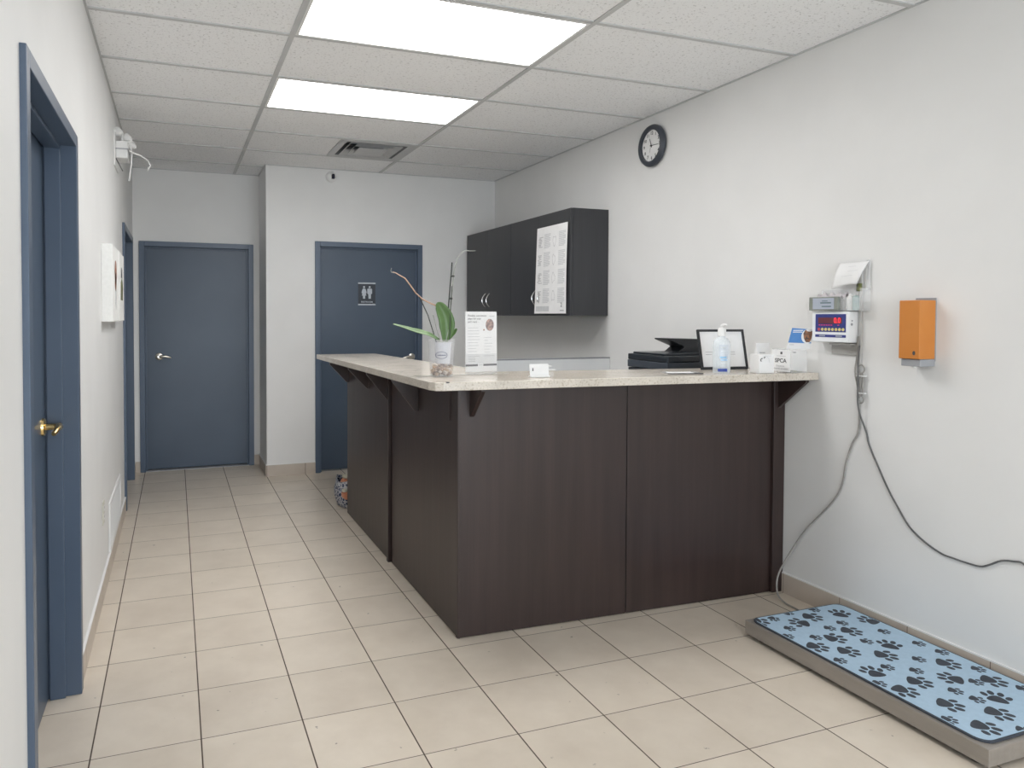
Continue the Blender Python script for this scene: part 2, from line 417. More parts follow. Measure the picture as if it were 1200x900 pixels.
struct(m.build('trim_1', TBAR), 'painted metal T-bar grid and wall angle of the drop ceiling', 'ceiling grid')

LLAB = {(1, -1): 'large lit rectangular ceiling light panel at the top edge of the photo, nearer one',
        (1, 1): 'second lit rectangular ceiling light panel, one board farther towards the hall',
        (1, -6): 'ceiling light panel added out of view behind the viewpoint to brighten the room', (1, -9): 'ceiling light panel added out of view near the shop window for extra light'}
for (c, r) in lights:
    x0, x1 = cols[c]; y0 = RY0+r*RS; y1 = y0+RS
    t = empty('ceiling_light', ((x0+x1)/2, (y0+y1)/2, ZC), 0, LLAB[(c, r)], 'ceiling light', 'lit panels in the drop ceiling')
    a, b = (x1-x0)/2-tb-.001, RS/2-tb-.001
    m = M()
    for q in ((-a, a, -b, -b+.014), (-a, a, b-.014, b), (-a, -a+.014, -b+.014, b-.014), (a-.014, a, -b+.014, b-.014)): m.box(*q, .0, .012)
    m.box(-a, a, -b, b, .03, .07)
    m.build('light_frame', WHITE, t)
    M().box(-a+.014, a-.014, -b+.014, b-.014, .004, .010).build('lens', LENS if r > -3 else LENSB, t)

x1 = TX+TW-tb; y0 = RY0+3*RS+tb; y1 = RY0+4*RS-tb; xc, yc = x1-.288, (y0+y1)/2
t = empty('ceiling_vent', (xc, yc, ZC), 0, 'square metal air diffuser set in the ceiling before the restroom wall', 'ceiling vent')
def ring(m, a, za, b, zb, th=.003):
    P = [(-1, -1), (1, -1), (1, 1), (-1, 1)]
    for i in range(4):
        p, q = P[i], P[(i+1) % 4]
        bot = [(p[0]*a, p[1]*a, za), (q[0]*a, q[1]*a, za), (q[0]*b, q[1]*b, zb), (p[0]*b, p[1]*b, zb)]
        m.hexa(bot, [(x, y, z+th) for x, y, z in bot])
m = M(); ring(m, .288, 0, .235, 0); m.build('frame', TBAR, t)
m = M(); ring(m, .236, .004, .200, .070); m.build('cavity', DARKC, t)
m = M(); m.box(-.27, .27, -.27, .27, .10, .15); m.build('duct_box', DARKC, t)
m = M(); ring(m, .205, -.002, .160, .035); ring(m, .150, -.005, .118, .03); m.build('louvre_ring', TBAR, t)
m = M(); m.box(-.112, .112, -.112, .112, -.010, -.004); m.build('center_plate', TBAR, t)

# ------------------------------------------------------------------ doors (local: x along the wall, y into the wall, front faces -y)
def door(n, loc, rz, W, prof, label, handle, gap=.006):
    d = empty('door_%d' % n, loc, rz, label, 'door', kind='structure')
    H = DH; fwid = .045; pr = -.016
    s0, s1, lf = prof          # stop begins, stop ends, leaf face
    m = M()
    for (x0, x1, sx) in ((0, fwid, 1), (W, W-fwid, -1)):
        a, b = sorted((x0, x1)); m.box(a, b, pr, .15, 0, H)
        a, b = sorted((x1, x1+sx*.014)); m.box(a, b, s0, s1, 0, H-fwid)
    m.box(fwid, W-fwid, pr, .15, H-fwid, H)
    m.box(fwid+.014, W-fwid-.014, s0, s1, H-fwid-.014, H-fwid)
    m.build('door_frame', BLUEF, d, bevel=.0025)
    M().box(fwid+.002, W-fwid-.002, lf, lf+.045, gap, H-fwid-.003).build('door_leaf', BLUE, d, bevel=.002)
    if n == 2: M().box(fwid, W-fwid, -.004, .15, 0, .006).build('threshold', GREYP, d)
    hx, hz, dirx, hm, ln = handle
    h = M(); h.lathe([(.0, -.012), (.022, -.012), (.030, -.008), (.032, 0)], (hx, lf, hz), 28, 'y')
    h.cyl((hx, lf-.01, hz), (hx, lf-.05, hz), .012, .011, 16)
    h.tube([(hx, lf-.047, hz), (hx+dirx*.02, lf-.055, hz+.002), (hx+dirx*.055, lf-.056, hz+.003), (hx+dirx*(ln-.02), lf-.054, hz-.004), (hx+dirx*ln, lf-.050, hz-.010)],
           [.013, .0125, .0105, .0095, .007], 12)
    h.cyl((hx, lf-.052, hz), (hx, lf-.060, hz), .014, .012, 16)
    o = h.build('door_handle', hm, d, smooth=True)
    return d
door(1, (XL, D1[0], 0), R(90), D1[1]-D1[0], (.036, .087, .092), 'blue door in a deep blue frame, nearest on the left wall', (.86, .995, -1, BRASS, .11))
door(2, (D2[0], YH, 0), 0, D2[1]-D2[0], (.018, .030, .034), 'blue door at the far end of the hall with a lever handle', (.158, 1.018, 1, NICKEL, .10), .016)
door(3, (D3[0], YW, 0), 0, D3[1]-D3[0], (.018, .030, .034), 'blue restroom door behind the reception counter', (.90, 1.008, -1, NICKEL, .10), .016)
door(4, (XL, D4[0], 0), R(90), D4[1]-D4[0], (.045, .100, .105), 'blue door seen edge-on at the far end of the left wall', (.95, .99, -1, NICKEL, .10))

# restroom sign on the door
t = empty('restroom_sign', (1.542, YW+.0335, 1.477), 0, 'dark restroom sign with two white figures on the blue door', 'sign')
SIGNB = textured('sign_dark', (.018, .024, .036, 1), (.022, .029, .042, 1), .4, 30.0)
SIGNW = textured('sign_silver', (.46, .50, .55, 1), (.52, .56, .61, 1), .4, 30.0)
M().box(0, .157, -.006, 0, 0, .208).build('plate', SIGNB, t, bevel=.001)
for z in (.002, .194): M().box(-.002, .159, -.0075, -.0005, z, z+.013).build('silver_strip', SIGNW, t, bevel=.001)
def figure(cx, dress):
    m = M(); y0, y1 = -.0072, -.006
    m.lathe([(0, y0), (.0095, y0), (.0095, y1)], (cx, 0, .166), 20, 'y')
    if dress: P = [(-.012, .152), (.012, .152), (.021, .128), (.023, .112), (.017, .110), (.0165, .102), (.022, .090), (.010, .090), (.010, .062), (-.010, .062), (-.010, .090), (-.022, .090), (-.0165, .102), (-.017, .110), (-.023, .112), (-.021, .128)]
    else: P = [(-.017, .153), (.017, .153), (.022, .147), (.022, .108), (.0165, .106), (.012, .098), (.011, .062), (-.011, .062), (-.012, .098), (-.0165, .106), (-.022, .108), (-.022, .147)]
    P = [(cx+a, b) for a, b in P]
    m.hexa([(a, y0, b) for a, b in P], [(a, y1, b) for a, b in P])
    return m
f = figure(.052, True); g_ = figure(.104, False); f.add(g_.v, g_.f)
f.build('pictogram', SIGNW, t)
text('lettering', 'RESTROOM', .0205, .0785, .032, -.0065, SIGNW, t, 'CENTER', bold=.0003)
M().box(.128, .150, -.0068, -.006, .0145, .0175).build('corner_mark', INKG, t)

# ------------------------------------------------------------------ reception desk
FL = (1.128, 2.868); FR = (XR-.004, 2.826)     # front face line, left corner and wall end
def fy(x): return FL[1]+(FR[1]-FL[1])*(x-FL[0])/(FR[0]-FL[0])
def ztop(y): return 1.121-.0105*(y-2.65)
def zbot(y): return ztop(y)-.035
DX = FL[0]; DEND = 4.985
t = empty('reception_desk', (DX, FL[1], 0), 0, 'tall L-shaped dark wood reception desk standing on the tile floor', 'reception desk')
def part(m, name, mt, **k):
    m.v = [(a-DX, b-FL[1], c) for a, b, c in m.v]; return m.build(name, mt, t, **k)
def frontbox(x0, x1, d0, d1, z0, z1):      # box along the slightly skewed front line; d = distance in front (-) or behind (+)
    m = M(); m.hexa([(x0, fy(x0)+d0, z0), (x1, fy(x1)+d0, z0), (x1, fy(x1)+d1, z0), (x0, fy(x0)+d1, z0)],
                    [(x0, fy(x0)+d0, z1), (x1, fy(x1)+d0, z1), (x1, fy(x1)+d1, z1), (x0, fy(x0)+d1, z1)]); return m
zt = 1.083
part(frontbox(DX+.006, 1.9555, 0, .018, .004, zt), 'front_panel', DESK, bevel=.0008)
part(frontbox(1.9605, FR[0]-.07, 0, .018, .004, zt), 'front_panel', DESK, bevel=.0008)
part(frontbox(1.9545, 1.9615, .006, .02, .004, zt), 'joint_strip', BLACK)
part(frontbox(FR[0]-.068, FR[0], -.016, .018, .004, zt), 'end_post', DESK, bevel=.0015)
m = M(); m.prism([(DX-.004, 2.868), (DX+.008, 2.864), (DX+.008, 2.884), (DX-.004, 2.888)], 'z', .003, zt-.003); part(m, 'corner_strip', DESK, bevel=.0015)
def slab(x0, x1, y0, y1, z0):
    return M().hexa([(x0, y0, z0), (x1, y0, z0), (x1, y1, z0), (x0, y1, z0)], [(x0, y0, zbot(y0)-.001), (x1, y0, zbot(y0)-.001), (x1, y1, zbot(y1)-.001), (x0, y1, zbot(y1)-.001)])
part(slab(DX, DX+.018, 2.890, 3.885, .004), 'side_panel', DESK, bevel=.0008)
part(slab(DX-.016, DX+.03, 3.905, 3.935, .0), 'side_post', DESK, bevel=.002)
part(slab(DX-.004, DX+.018, 3.937, DEND, .004), 'side_panel', DESK, bevel=.0008)
part(slab(DX+.02, DX+.30, 2.90, DEND-.002, .004), 'wing_body', DESKIN)
part(frontbox(DX+.32, FR[0]-.005, .02, .30, .004, zbot(3.15)-.002), 'front_body', DESKIN)
# triangular brackets under the overhang
def tri_side(y, th=.019, ox=.992, zb=.935):
    b = zbot(y)-.0006
    return M().prism([(ox, b), (ox, b-.012), (DX-.018, zb), (DX, zb), (DX, b)], 'y', y-th/2, y+th/2)
for y, zb in ((4.945, .925), (4.375, .935), (3.925, .915), (3.425, .915)):
    xx = part(tri_side(y, zb=zb), 'bracket', DESK, bevel=.001)
def tri_front(x, th=.019, oy=.13, zb=.95):
    b = zbot(fy(x))-.0006; y = fy(x)
    return M().prism([(y-oy, b), (y-oy, b-.01), (y-.006, zb), (y, zb), (y, b)], 'x', x-th/2, x+th/2)
part(tri_front(1.188, oy=.125, zb=.955), 'bracket', DESK, bevel=.001)
part(tri_front(2.826, oy=.185, zb=.922), 'bracket', DESK, bevel=.001)
part(slab(DX-.009, DX+.001, 2.96, 3.0, .93), 'hanging_cleat', DESK)

# countertop
t = empty('countertop', (0.96, 2.75, 1.086), 0, 'speckled beige L-shaped countertop lying on the dark reception desk', 'countertop')
out = [(1.004, 2.715), (XR-.002, 2.611), (XR-.002, 3.055), (1.455, 3.24), (1.462, 5.50), (1.006, 5.52), (.960, 2.775), (.972, 2.728)]
m = M(); m.hexa([(x-.96, y-2.75, zbot(y)-1.086) for x, y in out], [(x-.96, y-2.75, ztop(y)-1.086) for x, y in out])
m.build('slab', TOP, t, bevel=.003)
M().box(.054, .066, -.0405, -.030, .0315, .0362).build('edge_chip', INK, t)

M().hexa([(.03, .32, .0305), (.50, .325, .0304), (.50, .328, .0304), (.03, .323, .0305)], [(.03, .32, .0322), (.50, .325, .0322), (.50, .328, .0322), (.03, .323, .0322)]).build('joint_line', SPIKEG, t)
# low work surface behind the desk, partly out of sight, carries the printer
t = empty('work_desk', (2.15, 3.16, 0), 0, 'low dark work desk behind the reception desk carrying the printer', 'desk')
M().box(0, .70, 0, .62, .83, .86).build('desktop', DESKIN, t, bevel=.002)
M().box(0, .02, .01, .60, 0, .83).build('side_panel', DESKIN, t); M().box(.68, .70, .01, .60, 0, .83).build('side_panel', DESKIN, t)
M().box(.02, .68, .58, .60, .3, .83).build('back_panel', DESKIN, t)

# white half-height partition behind the desk
t = empty('half_partition', (1.93, 4.38, 0), 0, 'white half-height partition panel under the wall cabinets against the right wall', 'partition')
M().box(0, XR-.002-1.93, 0, .05, 0, 1.09).build('panel', WHITEG, t, bevel=.001)
M().box(0, XR-.002-1.93, -.0005, .055, 1.0905, 1.099).build('cap', GREYP, t)

# ------------------------------------------------------------------ printer
t = empty('printer', (2.45, 3.20, .8605), 0, 'black office printer with raised document feeder behind the counter', 'printer')
pw, pd = .39, .36
M().box(0, pw, 0, pd, .0, .235).build('body', PRB, t, bevel=.006)
M().box(-.003, pw+.002, -.004, pd+.002, .238, .278).build('band', PRG, t, bevel=.003)
M().box(-.002, pw, -.003, pd, .280, .313).build('scanner_lid', PRB, t, bevel=.005)
M().box(.02, pw-.02, .05, pd-.02, .3135, .324).build('lid_recess', PRB, t, bevel=.003)
m = M(); m.prism([(.200, .322), (.242, .352), (.236, .358), (.135, .396), (.135, .403), (.345, .398), (.375, .378), (.405, .366), (.405, .322)], 'y', .17, .30)
m.build('document_feeder', BLACK, t, bevel=.003)
M().box(-.005, .002, -.006, .0, .24, .312).build('corner_seam', PRG, t)

# ------------------------------------------------------------------ wall cabinets
def cab_unit(y_far, y_near, label, seam):
    t = empty('wall_cabinet', (XR-.002, y_far, 1.39), R(-90), label, 'cabinet', 'dark wall cabinets')
    W = y_far-y_near; Dp = .305-.002; H = .745
    m = M(); m.box(0, W, -Dp+.02, 0, 0, H); m.build('body', CAB, t, bevel=.001)
    for k in range(2):
        x0 = k*W/2+.0012; x1 = (k+1)*W/2-.0012
        d = M().box(x0, x1, -Dp, -Dp+.019, .001, H-.001).build('door', CAB, t, bevel=.001)
        hx = W/2-.045 if k == 0 else W/2+.045
        m = M(); pts = []
        for i in range(13):
            u = i/12; a = math.sin(PI*u)
            pts.append((hx, -Dp+.001-.033*a, .075+.115*u))
        m.tube(pts, .0042, 8)
        m.build('handle', CHROME, d, smooth=True)
    return t
cab_unit(6.31, 5.362, 'dark wall cabinet nearer the restroom wall with two arched handles', 0)
cab_unit(5.360, 4.411, 'dark wall cabinet nearer the camera with a printed chart on its door', 0)

# printed chart on the nearest cabinet door
t = empty('wall_chart', (2.5575, 4.888, 1.405), R(-90), 'tall printed chart sheet with grey text blocks taped on the cabinet door', 'chart')
CW, CH = .452, .635
m = M()
def cf(u, v):
    bow = .004*math.sin(PI*v)+.012*(1-v)**3*(1-u)
    return (u*CW-(.02*(1-v)), -.0045-bow, v*CH-.0*u)
m.grid(cf, 12, 20); m.build('sheet', PAPER, t, solid=.0006, recalc=False)
def onsheet(u0, u1, v0, v1, mt, name, n=1):
    q = M(); 
    def g(a, b):
        u = u0+(u1-u0)*a; v = v0+(v1-v0)*b; p = cf(u, v); return (p[0], p[1]-.0009, p[2])
    q.grid(g, 4, 4); return q.build(name, mt, t, recalc=False)
for vi, v in enumerate((.74, .53, .32, .11)):
    for u in (.26, .74):
        q = M()
        for k in range(11):
            a0 = v+.012+k*.0155
            q.grid(lambda a, b, a0=a0, u=u: (lambda p: (p[0], p[1]-.0009, p[2]))(cf(u+.21*a*(1 if k % 4 else .8), a0+.009*b)), 3, 1)
        q.build('text_block', INKL, t, recalc=False)
    q = M(); rnd = random.Random(vi)
    for k in range(9):
        a0 = v+.03+k*.014; u0 = .05+rnd.random()*.05; ln = .06+rnd.random()*.07
        q.grid(lambda a, b, a0=a0, u0=u0, ln=ln: (lambda p: (p[0], p[1]-.0009, p[2]))(cf(u0+ln*a, a0+.007*b)), 2, 1)
    q.build('sketch', INKG, t, recalc=False)
    q = M()
    for k in range(22):
        th = 2*PI*k/22; th2 = 2*PI*(k+.8)/22; cu, cv = .60, v+.085
        def P_(th, s): return cf(cu+.055*s*math.cos(th), cv+.055*s*math.sin(th)*(1+.3*math.sin(3*th+vi)))
        a, b, c_, d_ = P_(th, 1), P_(th2, 1), P_(th2, .86), P_(th, .86)
        q.add([(p[0], p[1]-.0009, p[2]) for p in (a, b, c_, d_)], [(0, 1, 2, 3)])
    q.build('outline_drawing', INKG, t, recalc=False)
onsheet(.05, .48, .025, .085, INKL, 'footer_block')
text('lettering', '2', .042, .86*CW, .060, -.0175, INK, t, 'CENTER', bold=.0005)
onsheet(.82, .94, .028, .040, INKG, 'footer_block')

# ------------------------------------------------------------------ clock (faces -x)
t = empty('wall_clock', (XR, 3.898, 2.470), R(-90), 'round black wall clock with white face high on the right wall', 'clock')
m = M(); m.lathe([(0, -.002), (.122, -.002), (.131, -.010), (.133, -.022), (.127, -.034), (.113, -.040), (.100, -.036), (.098, -.018)], (0, 0, 0), 64, 'y', cap=False)
m.build('case', textured('clock_case', (.035, .042, .055, 1), (.045, .052, .066, 1), .3, 10.0), t, smooth=True)
M().lathe([(0, -.021), (.099, -.021), (.099, -.018)], (0, 0, 0), 64, 'y').build('face', PAPER, t)
for i in range(1, 13):
    a = PI/2-i*PI/6
    text('numeral', str(i), .028, .078*math.cos(a), .078*math.sin(a), -.0215, INK, t, 'CENTER', bold=.0006)
m = M()
for i in range(60):
    a = i*PI/30; l0 = .090 if i % 5 == 0 else .093
    c, s_ = math.cos(a), math.sin(a)
    m.prism([(l0*c-.0006*s_, l0*s_+.0006*c), (.096*c-.0006*s_, .096*s_+.0006*c), (.096*c+.0006*s_, .096*s_-.0006*c), (l0*c+.0006*s_, l0*s_-.0006*c)], 'y', -.0213, -.0211)
m.build('minute_marks', INK, t)
def hand(name, ang, ln, wd, y):
    c, s_ = math.cos(ang), math.sin(ang)
    P = [(-.012*c-wd*s_, -.012*s_+wd*c), (ln*c-wd*.6*s_, ln*s_+wd*.6*c), (ln*c+wd*.6*s_, ln*s_-wd*.6*c), (-.012*c+wd*s_, -.012*s_-wd*c)]
    M().prism(P, 'y', y, y-.001).build(name, INK, t)
hand('hour_hand', PI/2+.37, .050, .003, -.024); hand('minute_hand', -.06, .074, .0022, -.026); hand('second_hand', -PI/2-.25, .045, .0008, -.028)
M().lathe([(0, -.030), (.005, -.030), (.005, -.022)], (0, 0, 0), 16, 'y').build('hub', INK, t)

# ------------------------------------------------------------------ dome camera on restroom wall
t = empty('dome_camera', (1.29, YW, 2.605), 0, 'small white round security camera high above the restroom door', 'security camera')
m = M(); m.lathe([(0, -.030), (.020, -.029), (.036, -.022), (.046, -.008), (.048, 0)], (0, 0, 0), 32, 'y'); m.build('housing', WHITE, t, smooth=True)
m = M(); m.prism([(-.002, -.024), (.022, -.024), (.026, -.018), (.026, .012), (.02, .019), (.004, .019), (-.002, .012)], 'y', -.047, -.02)
m.build('lens_block', textured('lens_black', (.01, .01, .02, 1), (.015, .015, .03, 1), .2, 9.0), t, bevel=.003)

# ------------------------------------------------------------------ left wall objects
# emergency light cluster
t = empty('emergency_light', (XL, 4.90, 2.397), R(90), 'white wall box with small lamp heads and loose cables near the ceiling', 'emergency light')
M().box(-.05, .23, -.008, 0, -.10, .11).build('back_plate', WHITE, t, bevel=.002)
M().box(.0, .17, -.075, -.008, -.045, .060).build('battery_box', WHITE, t, bevel=.004)
M().box(-.005, .175, -.080, -.008, .008, .014).build('box_seam', GREYP, t)
for (x, y, z, dx) in ((.02, -.045, .105, -.6), (.10, -.095, .088, -.3), (.17, -.115, .060, .1)):
    m = M(); m.lathe([(0, 0), (.014, .004), (.022, .018), (.030, .040), (.030, .046), (.0, .046)], (0, 0, 0), 20, 'y')
    o = m.build('lamp_head', WHITE, t, smooth=True); o.location = (x, y, z); o.rotation_euler = (R(25), 0, dx)
    M().cyl((x, y, z), (x*.6+.03, -.04, .055), .007, .007, 8).build('lamp_stem', WHITE, t)
m = M(); m.tube([(.06, -.07, .02), (.07, -.10, .005), (.09, -.145, -.005), (.12, -.185, -.025), (.14, -.20, -.055), (.14, -.185, -.085)], .0045, 8); m.build('cable_loop', WHITE, t, smooth=True)
m = M(); m.tube([(.10, -.085, .055), (.09, -.095, .0), (.08, -.092, -.06), (.08, -.085, -.12), (.085, -.078, -.17)], .005, 8); m.build('cable_drop', WHITE, t, smooth=True)
M().cyl((.0, -.01, -.05), (.03, -.045, -.12), .003, .003, 8).build('test_cord', CABLED, t)

# canvases
def canvas(y, label, drawing):
    t = empty('canvas_print', (XL, y, 1.352), R(90), label, 'picture', 'white canvas pictures on the left wall')
    M().box(0, .40, -.052, 0, 0, .39).build('canvas', CANVAS, t, bevel=.003)
    drawing(t)
def draw1(t):
    m = M(); m.lathe([(0, -.0532), (.065, -.0532), (.065, -.0522)], (.20, 0, .255), 18, 'y', 0, 1.0); m.lathe([(0, -.0532), (.048, -.0532), (.048, -.0522)], (.19, 0, .205), 18, 'y')
    m.build('painted_shape', REDBR, t)
    M().prism([(.17, .17), (.23, .17), (.225, .09), (.21, .06), (.175, .10)], 'y', -.0532, -.0522).build('painted_shape', INKL, t)
def draw2(t):
    M().prism([(.12, .12), (.28, .12), (.30, .20), (.22, .25), (.13, .22)], 'y', -.0532, -.0522).build('painted_shape', OLIVE, t)
    M().prism([(.15, .25), (.25, .25), (.23, .30), (.17, .31)], 'y', -.0532, -.0522).build('painted_shape', INK, t)
canvas(3.98, 'white canvas with a russet figure, nearer one on the left wall', draw1)
canvas(4.43, 'white canvas with an olive and black figure, behind the nearer canvas', draw2)

# return air grille and outlet, low on the left wall
t = empty('air_grille', (XL, 4.27, .105), R(90), 'white return air grille low on the left wall above the baseboard', 'air grille')
m = M(); W_, H_ = .80, .265
for b in ((0, W_, -.010, 0, 0, .022), (0, W_, -.010, 0, H_-.022, H_), (0, .022, -.010, 0, .022, H_-.022), (W_-.022, W_, -.010, 0, .022, H_-.022)): m.box(*b)
m.build('frame', WHITE, t, bevel=.002)
m = M()
for k in range(15): z = .026+k*.0148; m.prism([(-.001, z+.010), (-.008, z), (-.006, z-.001), (0, z+.008)], 'x', .022, W_-.022)
m.build('louvres', WHITE, t)
M().box(.02, W_-.02, -.001, -.0002, .02, H_-.02).build('backing', GREYP, t)
def outlet(loc, rz, label, wd=.072, ht=.115):
    t = empty('wall_outlet', loc, rz, label, 'outlet')
    M().box(-wd/2, wd/2, -.006, 0, -ht/2, ht/2).build('cover_plate', textured('outlet_ivory', (.56, .55, .48, 1), (.6, .59, .52, 1), .4, 20.0), t, bevel=.002)
    for z in (-.022, .022):
        s_ = M().box(-.017, .017, -.008, -.006, z-.014, z+.014).build('socket', WHITE, t, bevel=.001)
        m = M()
        for x in (-.007, .007): m.box(x-.001, x+.001, -.0084, -.0079, z-.002, z+.008)
        m.build('slots', INK, s_)
outlet((XL, 3.95, .405), R(90), 'double outlet low on the left wall before the air grille')
outlet((XR, 1.655, .452), R(-90), 'ivory outlet cover low on the right wall above the scale')

# ------------------------------------------------------------------ orchid in clear pot
px_, py_ = 1.105, 3.02; pz = ztop(py_)+.0006
t = empty('potted_orchid', (px_, py_, pz), 0, 'orchid with green leaves and bare stems in a clear pot on the counter corner', 'potted plant')
m = M(); m.lathe([(0, 0), (.050, 0), (.052, .004), (.060, .158), (.064, .160), (.066, .165), (.0585, .163), (.0555, .155), (.049, .006), (0, .005)], (0, 0, 0), 40); m.build('outer_pot', ACRYD, t, smooth=True)
INNER = textured('inner_pot_white', (.66, .67, .72, 1), (.72, .73, .78, 1), .4, 8.0)
m = M(); m.lathe([(0, .058), (.030, .058), (.037, .150), (.040, .152), (.037, .152), (.030, .145)], (.008, 0, 0), 32); ip = m.build('inner_pot', INNER, t, smooth=True)
# oval printed badge on the inner pot facing the camera
bd = math.atan2(-py_, -px_)
def badge(a, zz, r=.0375):
    th = bd+a/r; rr = .0608+.0
    return (rr*math.cos(th), rr*math.sin(th), zz)
m = M()
for k in range(28):
    a0, a1 = 2*PI*k/28, 2*PI*(k+1)/28
    P = [badge((-.0)+.027*math.cos(a)*s_*(.0375/.0608), .097+.0155*math.sin(a)*s_) for a, s_ in ((a0, 1), (a1, 1), (a1, .91), (a0, .91))]
    m.add(P, [(0, 1, 2, 3)])
for k in range(11):
    a = -.017+k*.0034; h = .003 if k % 3 else .0045
    P = [badge(a*(.0375/.0608), .095), badge((a+.0026)*(.0375/.0608), .0955), badge((a+.0026)*(.0375/.0608), .0955+h), badge(a*(.0375/.0608), .095+h)]
    m.add(P, [(0, 1, 2, 3)])
m.build('oval_badge', textured('badge_ink', (.03, .04, .10, 1), (.05, .06, .13, 1), .5, 9.0), t, solid=.0003, recalc=False)
# bark chips, nobody could count them
rnd = random.Random(3); m = M()
for k in range(150):
    a = rnd.random()*2*PI; r = .044*math.sqrt(rnd.random()); z = .012+rnd.random()*(.034+.012*math.sin(a*2))
    sx, sy, sz = [rnd.uniform(.003, .008) for _ in range(3)]
    c = Vector((r*math.cos(a), r*math.sin(a), z)); rot = Matrix.Rotation(rnd.random()*3, 3, 'X') @ Matrix.Rotation(rnd.random()*3, 3, 'Z')
    vs = [c+rot @ Vector((x*sx, y*sy, zz*sz)) for zz in (-1, 1) for y in (-1, 1) for x in (-1, 1)]
    m.add(vs, [(0, 2, 3, 1), (4, 5, 7, 6), (0, 1, 5, 4), (2, 6, 7, 3), (0, 4, 6, 2), (1, 3, 7, 5)], k % 3)
tag(m.build('bark_chips', [textured('bark_tan', (.50, .33, .20, 1), (.62, .46, .32, 1), .8, 60.0), textured('bark_pale', (.66, .54, .42, 1), (.74, .64, .54, 1), .8, 60.0), textured('bark_brown', (.22, .13, .08, 1), (.32, .2, .12, 1), .8, 60.0)], t), kind='stuff')
m = M(); m.lathe([(0, .140), (.036, .142), (.030, .152), (0, .157)], (.008, 0, 0), 20); m.build('potting_moss', SPIKEG, t, smooth=True)
cr_ = Vector((math.cos(yaw), -math.sin(yaw), 0)); cf_ = Vector((math.sin(yaw), math.cos(yaw), 0))   # roughly across and away in the room
def Pn(a, b, z): return tuple(cr_*a + cf_*b + Vector((0, 0, z)))
def leaf(name, spine, widths, nrm, mt, th=.0025):
    sp = [Vector(p) for p in spine]; m = M(); nv = 6
    # smooth the spine
    def at(tt):
        f = tt*(len(sp)-1); i = min(int(f), len(sp)-2); u = f-i
        p0, p1, p2, p3 = sp[max(i-1, 0)], sp[i], sp[i+1], sp[min(i+2, len(sp)-1)]
        return .5*((2*p1)+(-p0+p2)*u+(2*p0-5*p1+4*p2-p3)*u*u+(-p0+3*p1-3*p2+p3)*u**3)
    def wd(tt):
        f = tt*(len(widths)-1); i = min(int(f), len(widths)-2); return widths[i]+(widths[i+1]-widths[i])*(f-i)
    def fn(u, v):
        p = at(u); d = (at(min(u+.02, 1))-at(max(u-.02, 0))).normalized(); n = Vector(nrm); s_ = d.cross(n).normalized(); n2 = s_.cross(d)
        q = (v-.5)*2
        return tuple(p+s_*q*wd(u)+n2*(abs(q)*wd(u)*.35))
    m.grid(fn, 16, nv); return m.build(name, mt, t, smooth=True, solid=th, recalc=False)
leaf('leaf', [Pn(.012, 0, .150), Pn(.022, .0, .19), Pn(.020, 0, .25), Pn(-.005, 0, .305), Pn(-.022, 0, .325)], [.006, .022, .036, .033, .022, .004], Pn(.15, -1, .1), LEAF)
leaf('leaf', [Pn(-.01, 0, .160), Pn(-.055, -.02, .185), Pn(-.11, -.03, .200), Pn(-.165, -.035, .218), Pn(-.212, -.035, .232)], [.007, .013, .014, .011, .007, .003], Pn(.1, -.55, .75), LEAFP)
leaf('leaf', [Pn(-.008, 0, .163), Pn(-.05, .015, .184), Pn(-.10, .02, .203), Pn(-.15, .02, .212)], [.006, .014, .014, .004], Pn(0, .2, 1), LEAF)
leaf('leaf', [Pn(.015, 0, .155), Pn(.035, .01, .175), Pn(.055, .01, .195), Pn(.068, .01, .212)], [.006, .012, .010, .003], Pn(-.2, -.9, .3), LEAF)
def stem(name, pts, r, mt):
    m = M(); m.tube([Pn(*p) for p in pts], r, 8); return m.build(name, mt, t, smooth=True)
stem('flower_stem', [(-.015, .01, .310), (-.045, .01, .322), (-.085, .01, .342), (-.115, .01, .370), (-.140, .01, .405), (-.163, .01, .435), (-.185, .01, .447), (-.203, .01, .458), (-.218, .01, .463)], [.0034, .0036, .0032, .0032, .0028, .003, .0026, .0022, .001], SPIKE)
stem('stem_tip', [(-.205, .01, .458), (-.222, .01, .460), (-.226, .01, .468), (-.222, .01, .480)], .0014, SPIKEG)
stem('flower_stem', [(.02, .0, .155), (.034, 0, .22), (.042, .0, .32), (.050, .0, .42), (.056, .0, .475), (.070, .0, .525), (.090, .0, .548), (.105, .0, .557), (.128, 0, .555), (.150, 0, .556)], [.003, .003, .0028, .0026, .0024, .0022, .0020, .0018, .0014, .0008], SPIKEG)
stem('support_stake', [(.012, .005, .15), (.030, .005, .30), (.046, .005, .505)], .0032, STAKE)
stem('support_stake', [(.036, -.004, .16), (.040, -.004, .31), (.046, -.004, .40)], .0020, STAKE)
stem('support_stake', [(-.022, .005, .15), (-.06, .006, .27), (-.098, .008, .352)], .0024, STAKE)
stem('dry_stem', [(-.004, -.01, .155), (-.022, -.01, .21), (-.033, -.01, .255), (-.038, -.01, .272)], [.0016, .0014, .0020, .0026], SPIKEG)
for z, a in ((.345, .038), (.445, .047)):
    m = M(); m.cyl(Pn(a-.006, 0, z), Pn(a+.010, 0, z), .0045, .0045, 10); m.build('stem_clip', STAKE, t)

# ------------------------------------------------------------------ flyer stand
fx_, fy_ = 1.236, 3.055
t = empty('flyer_stand', (fx_, fy_, ztop(fy_+.04)+.002), R(9), 'white printed flyer standing in a clear holder beside the orchid', 'flyer stand')
tilt = R(-1)
st = empty('flyer', (0, .0, 0), 0); st.parent = t; st.rotation_euler = (tilt, 0, 0)
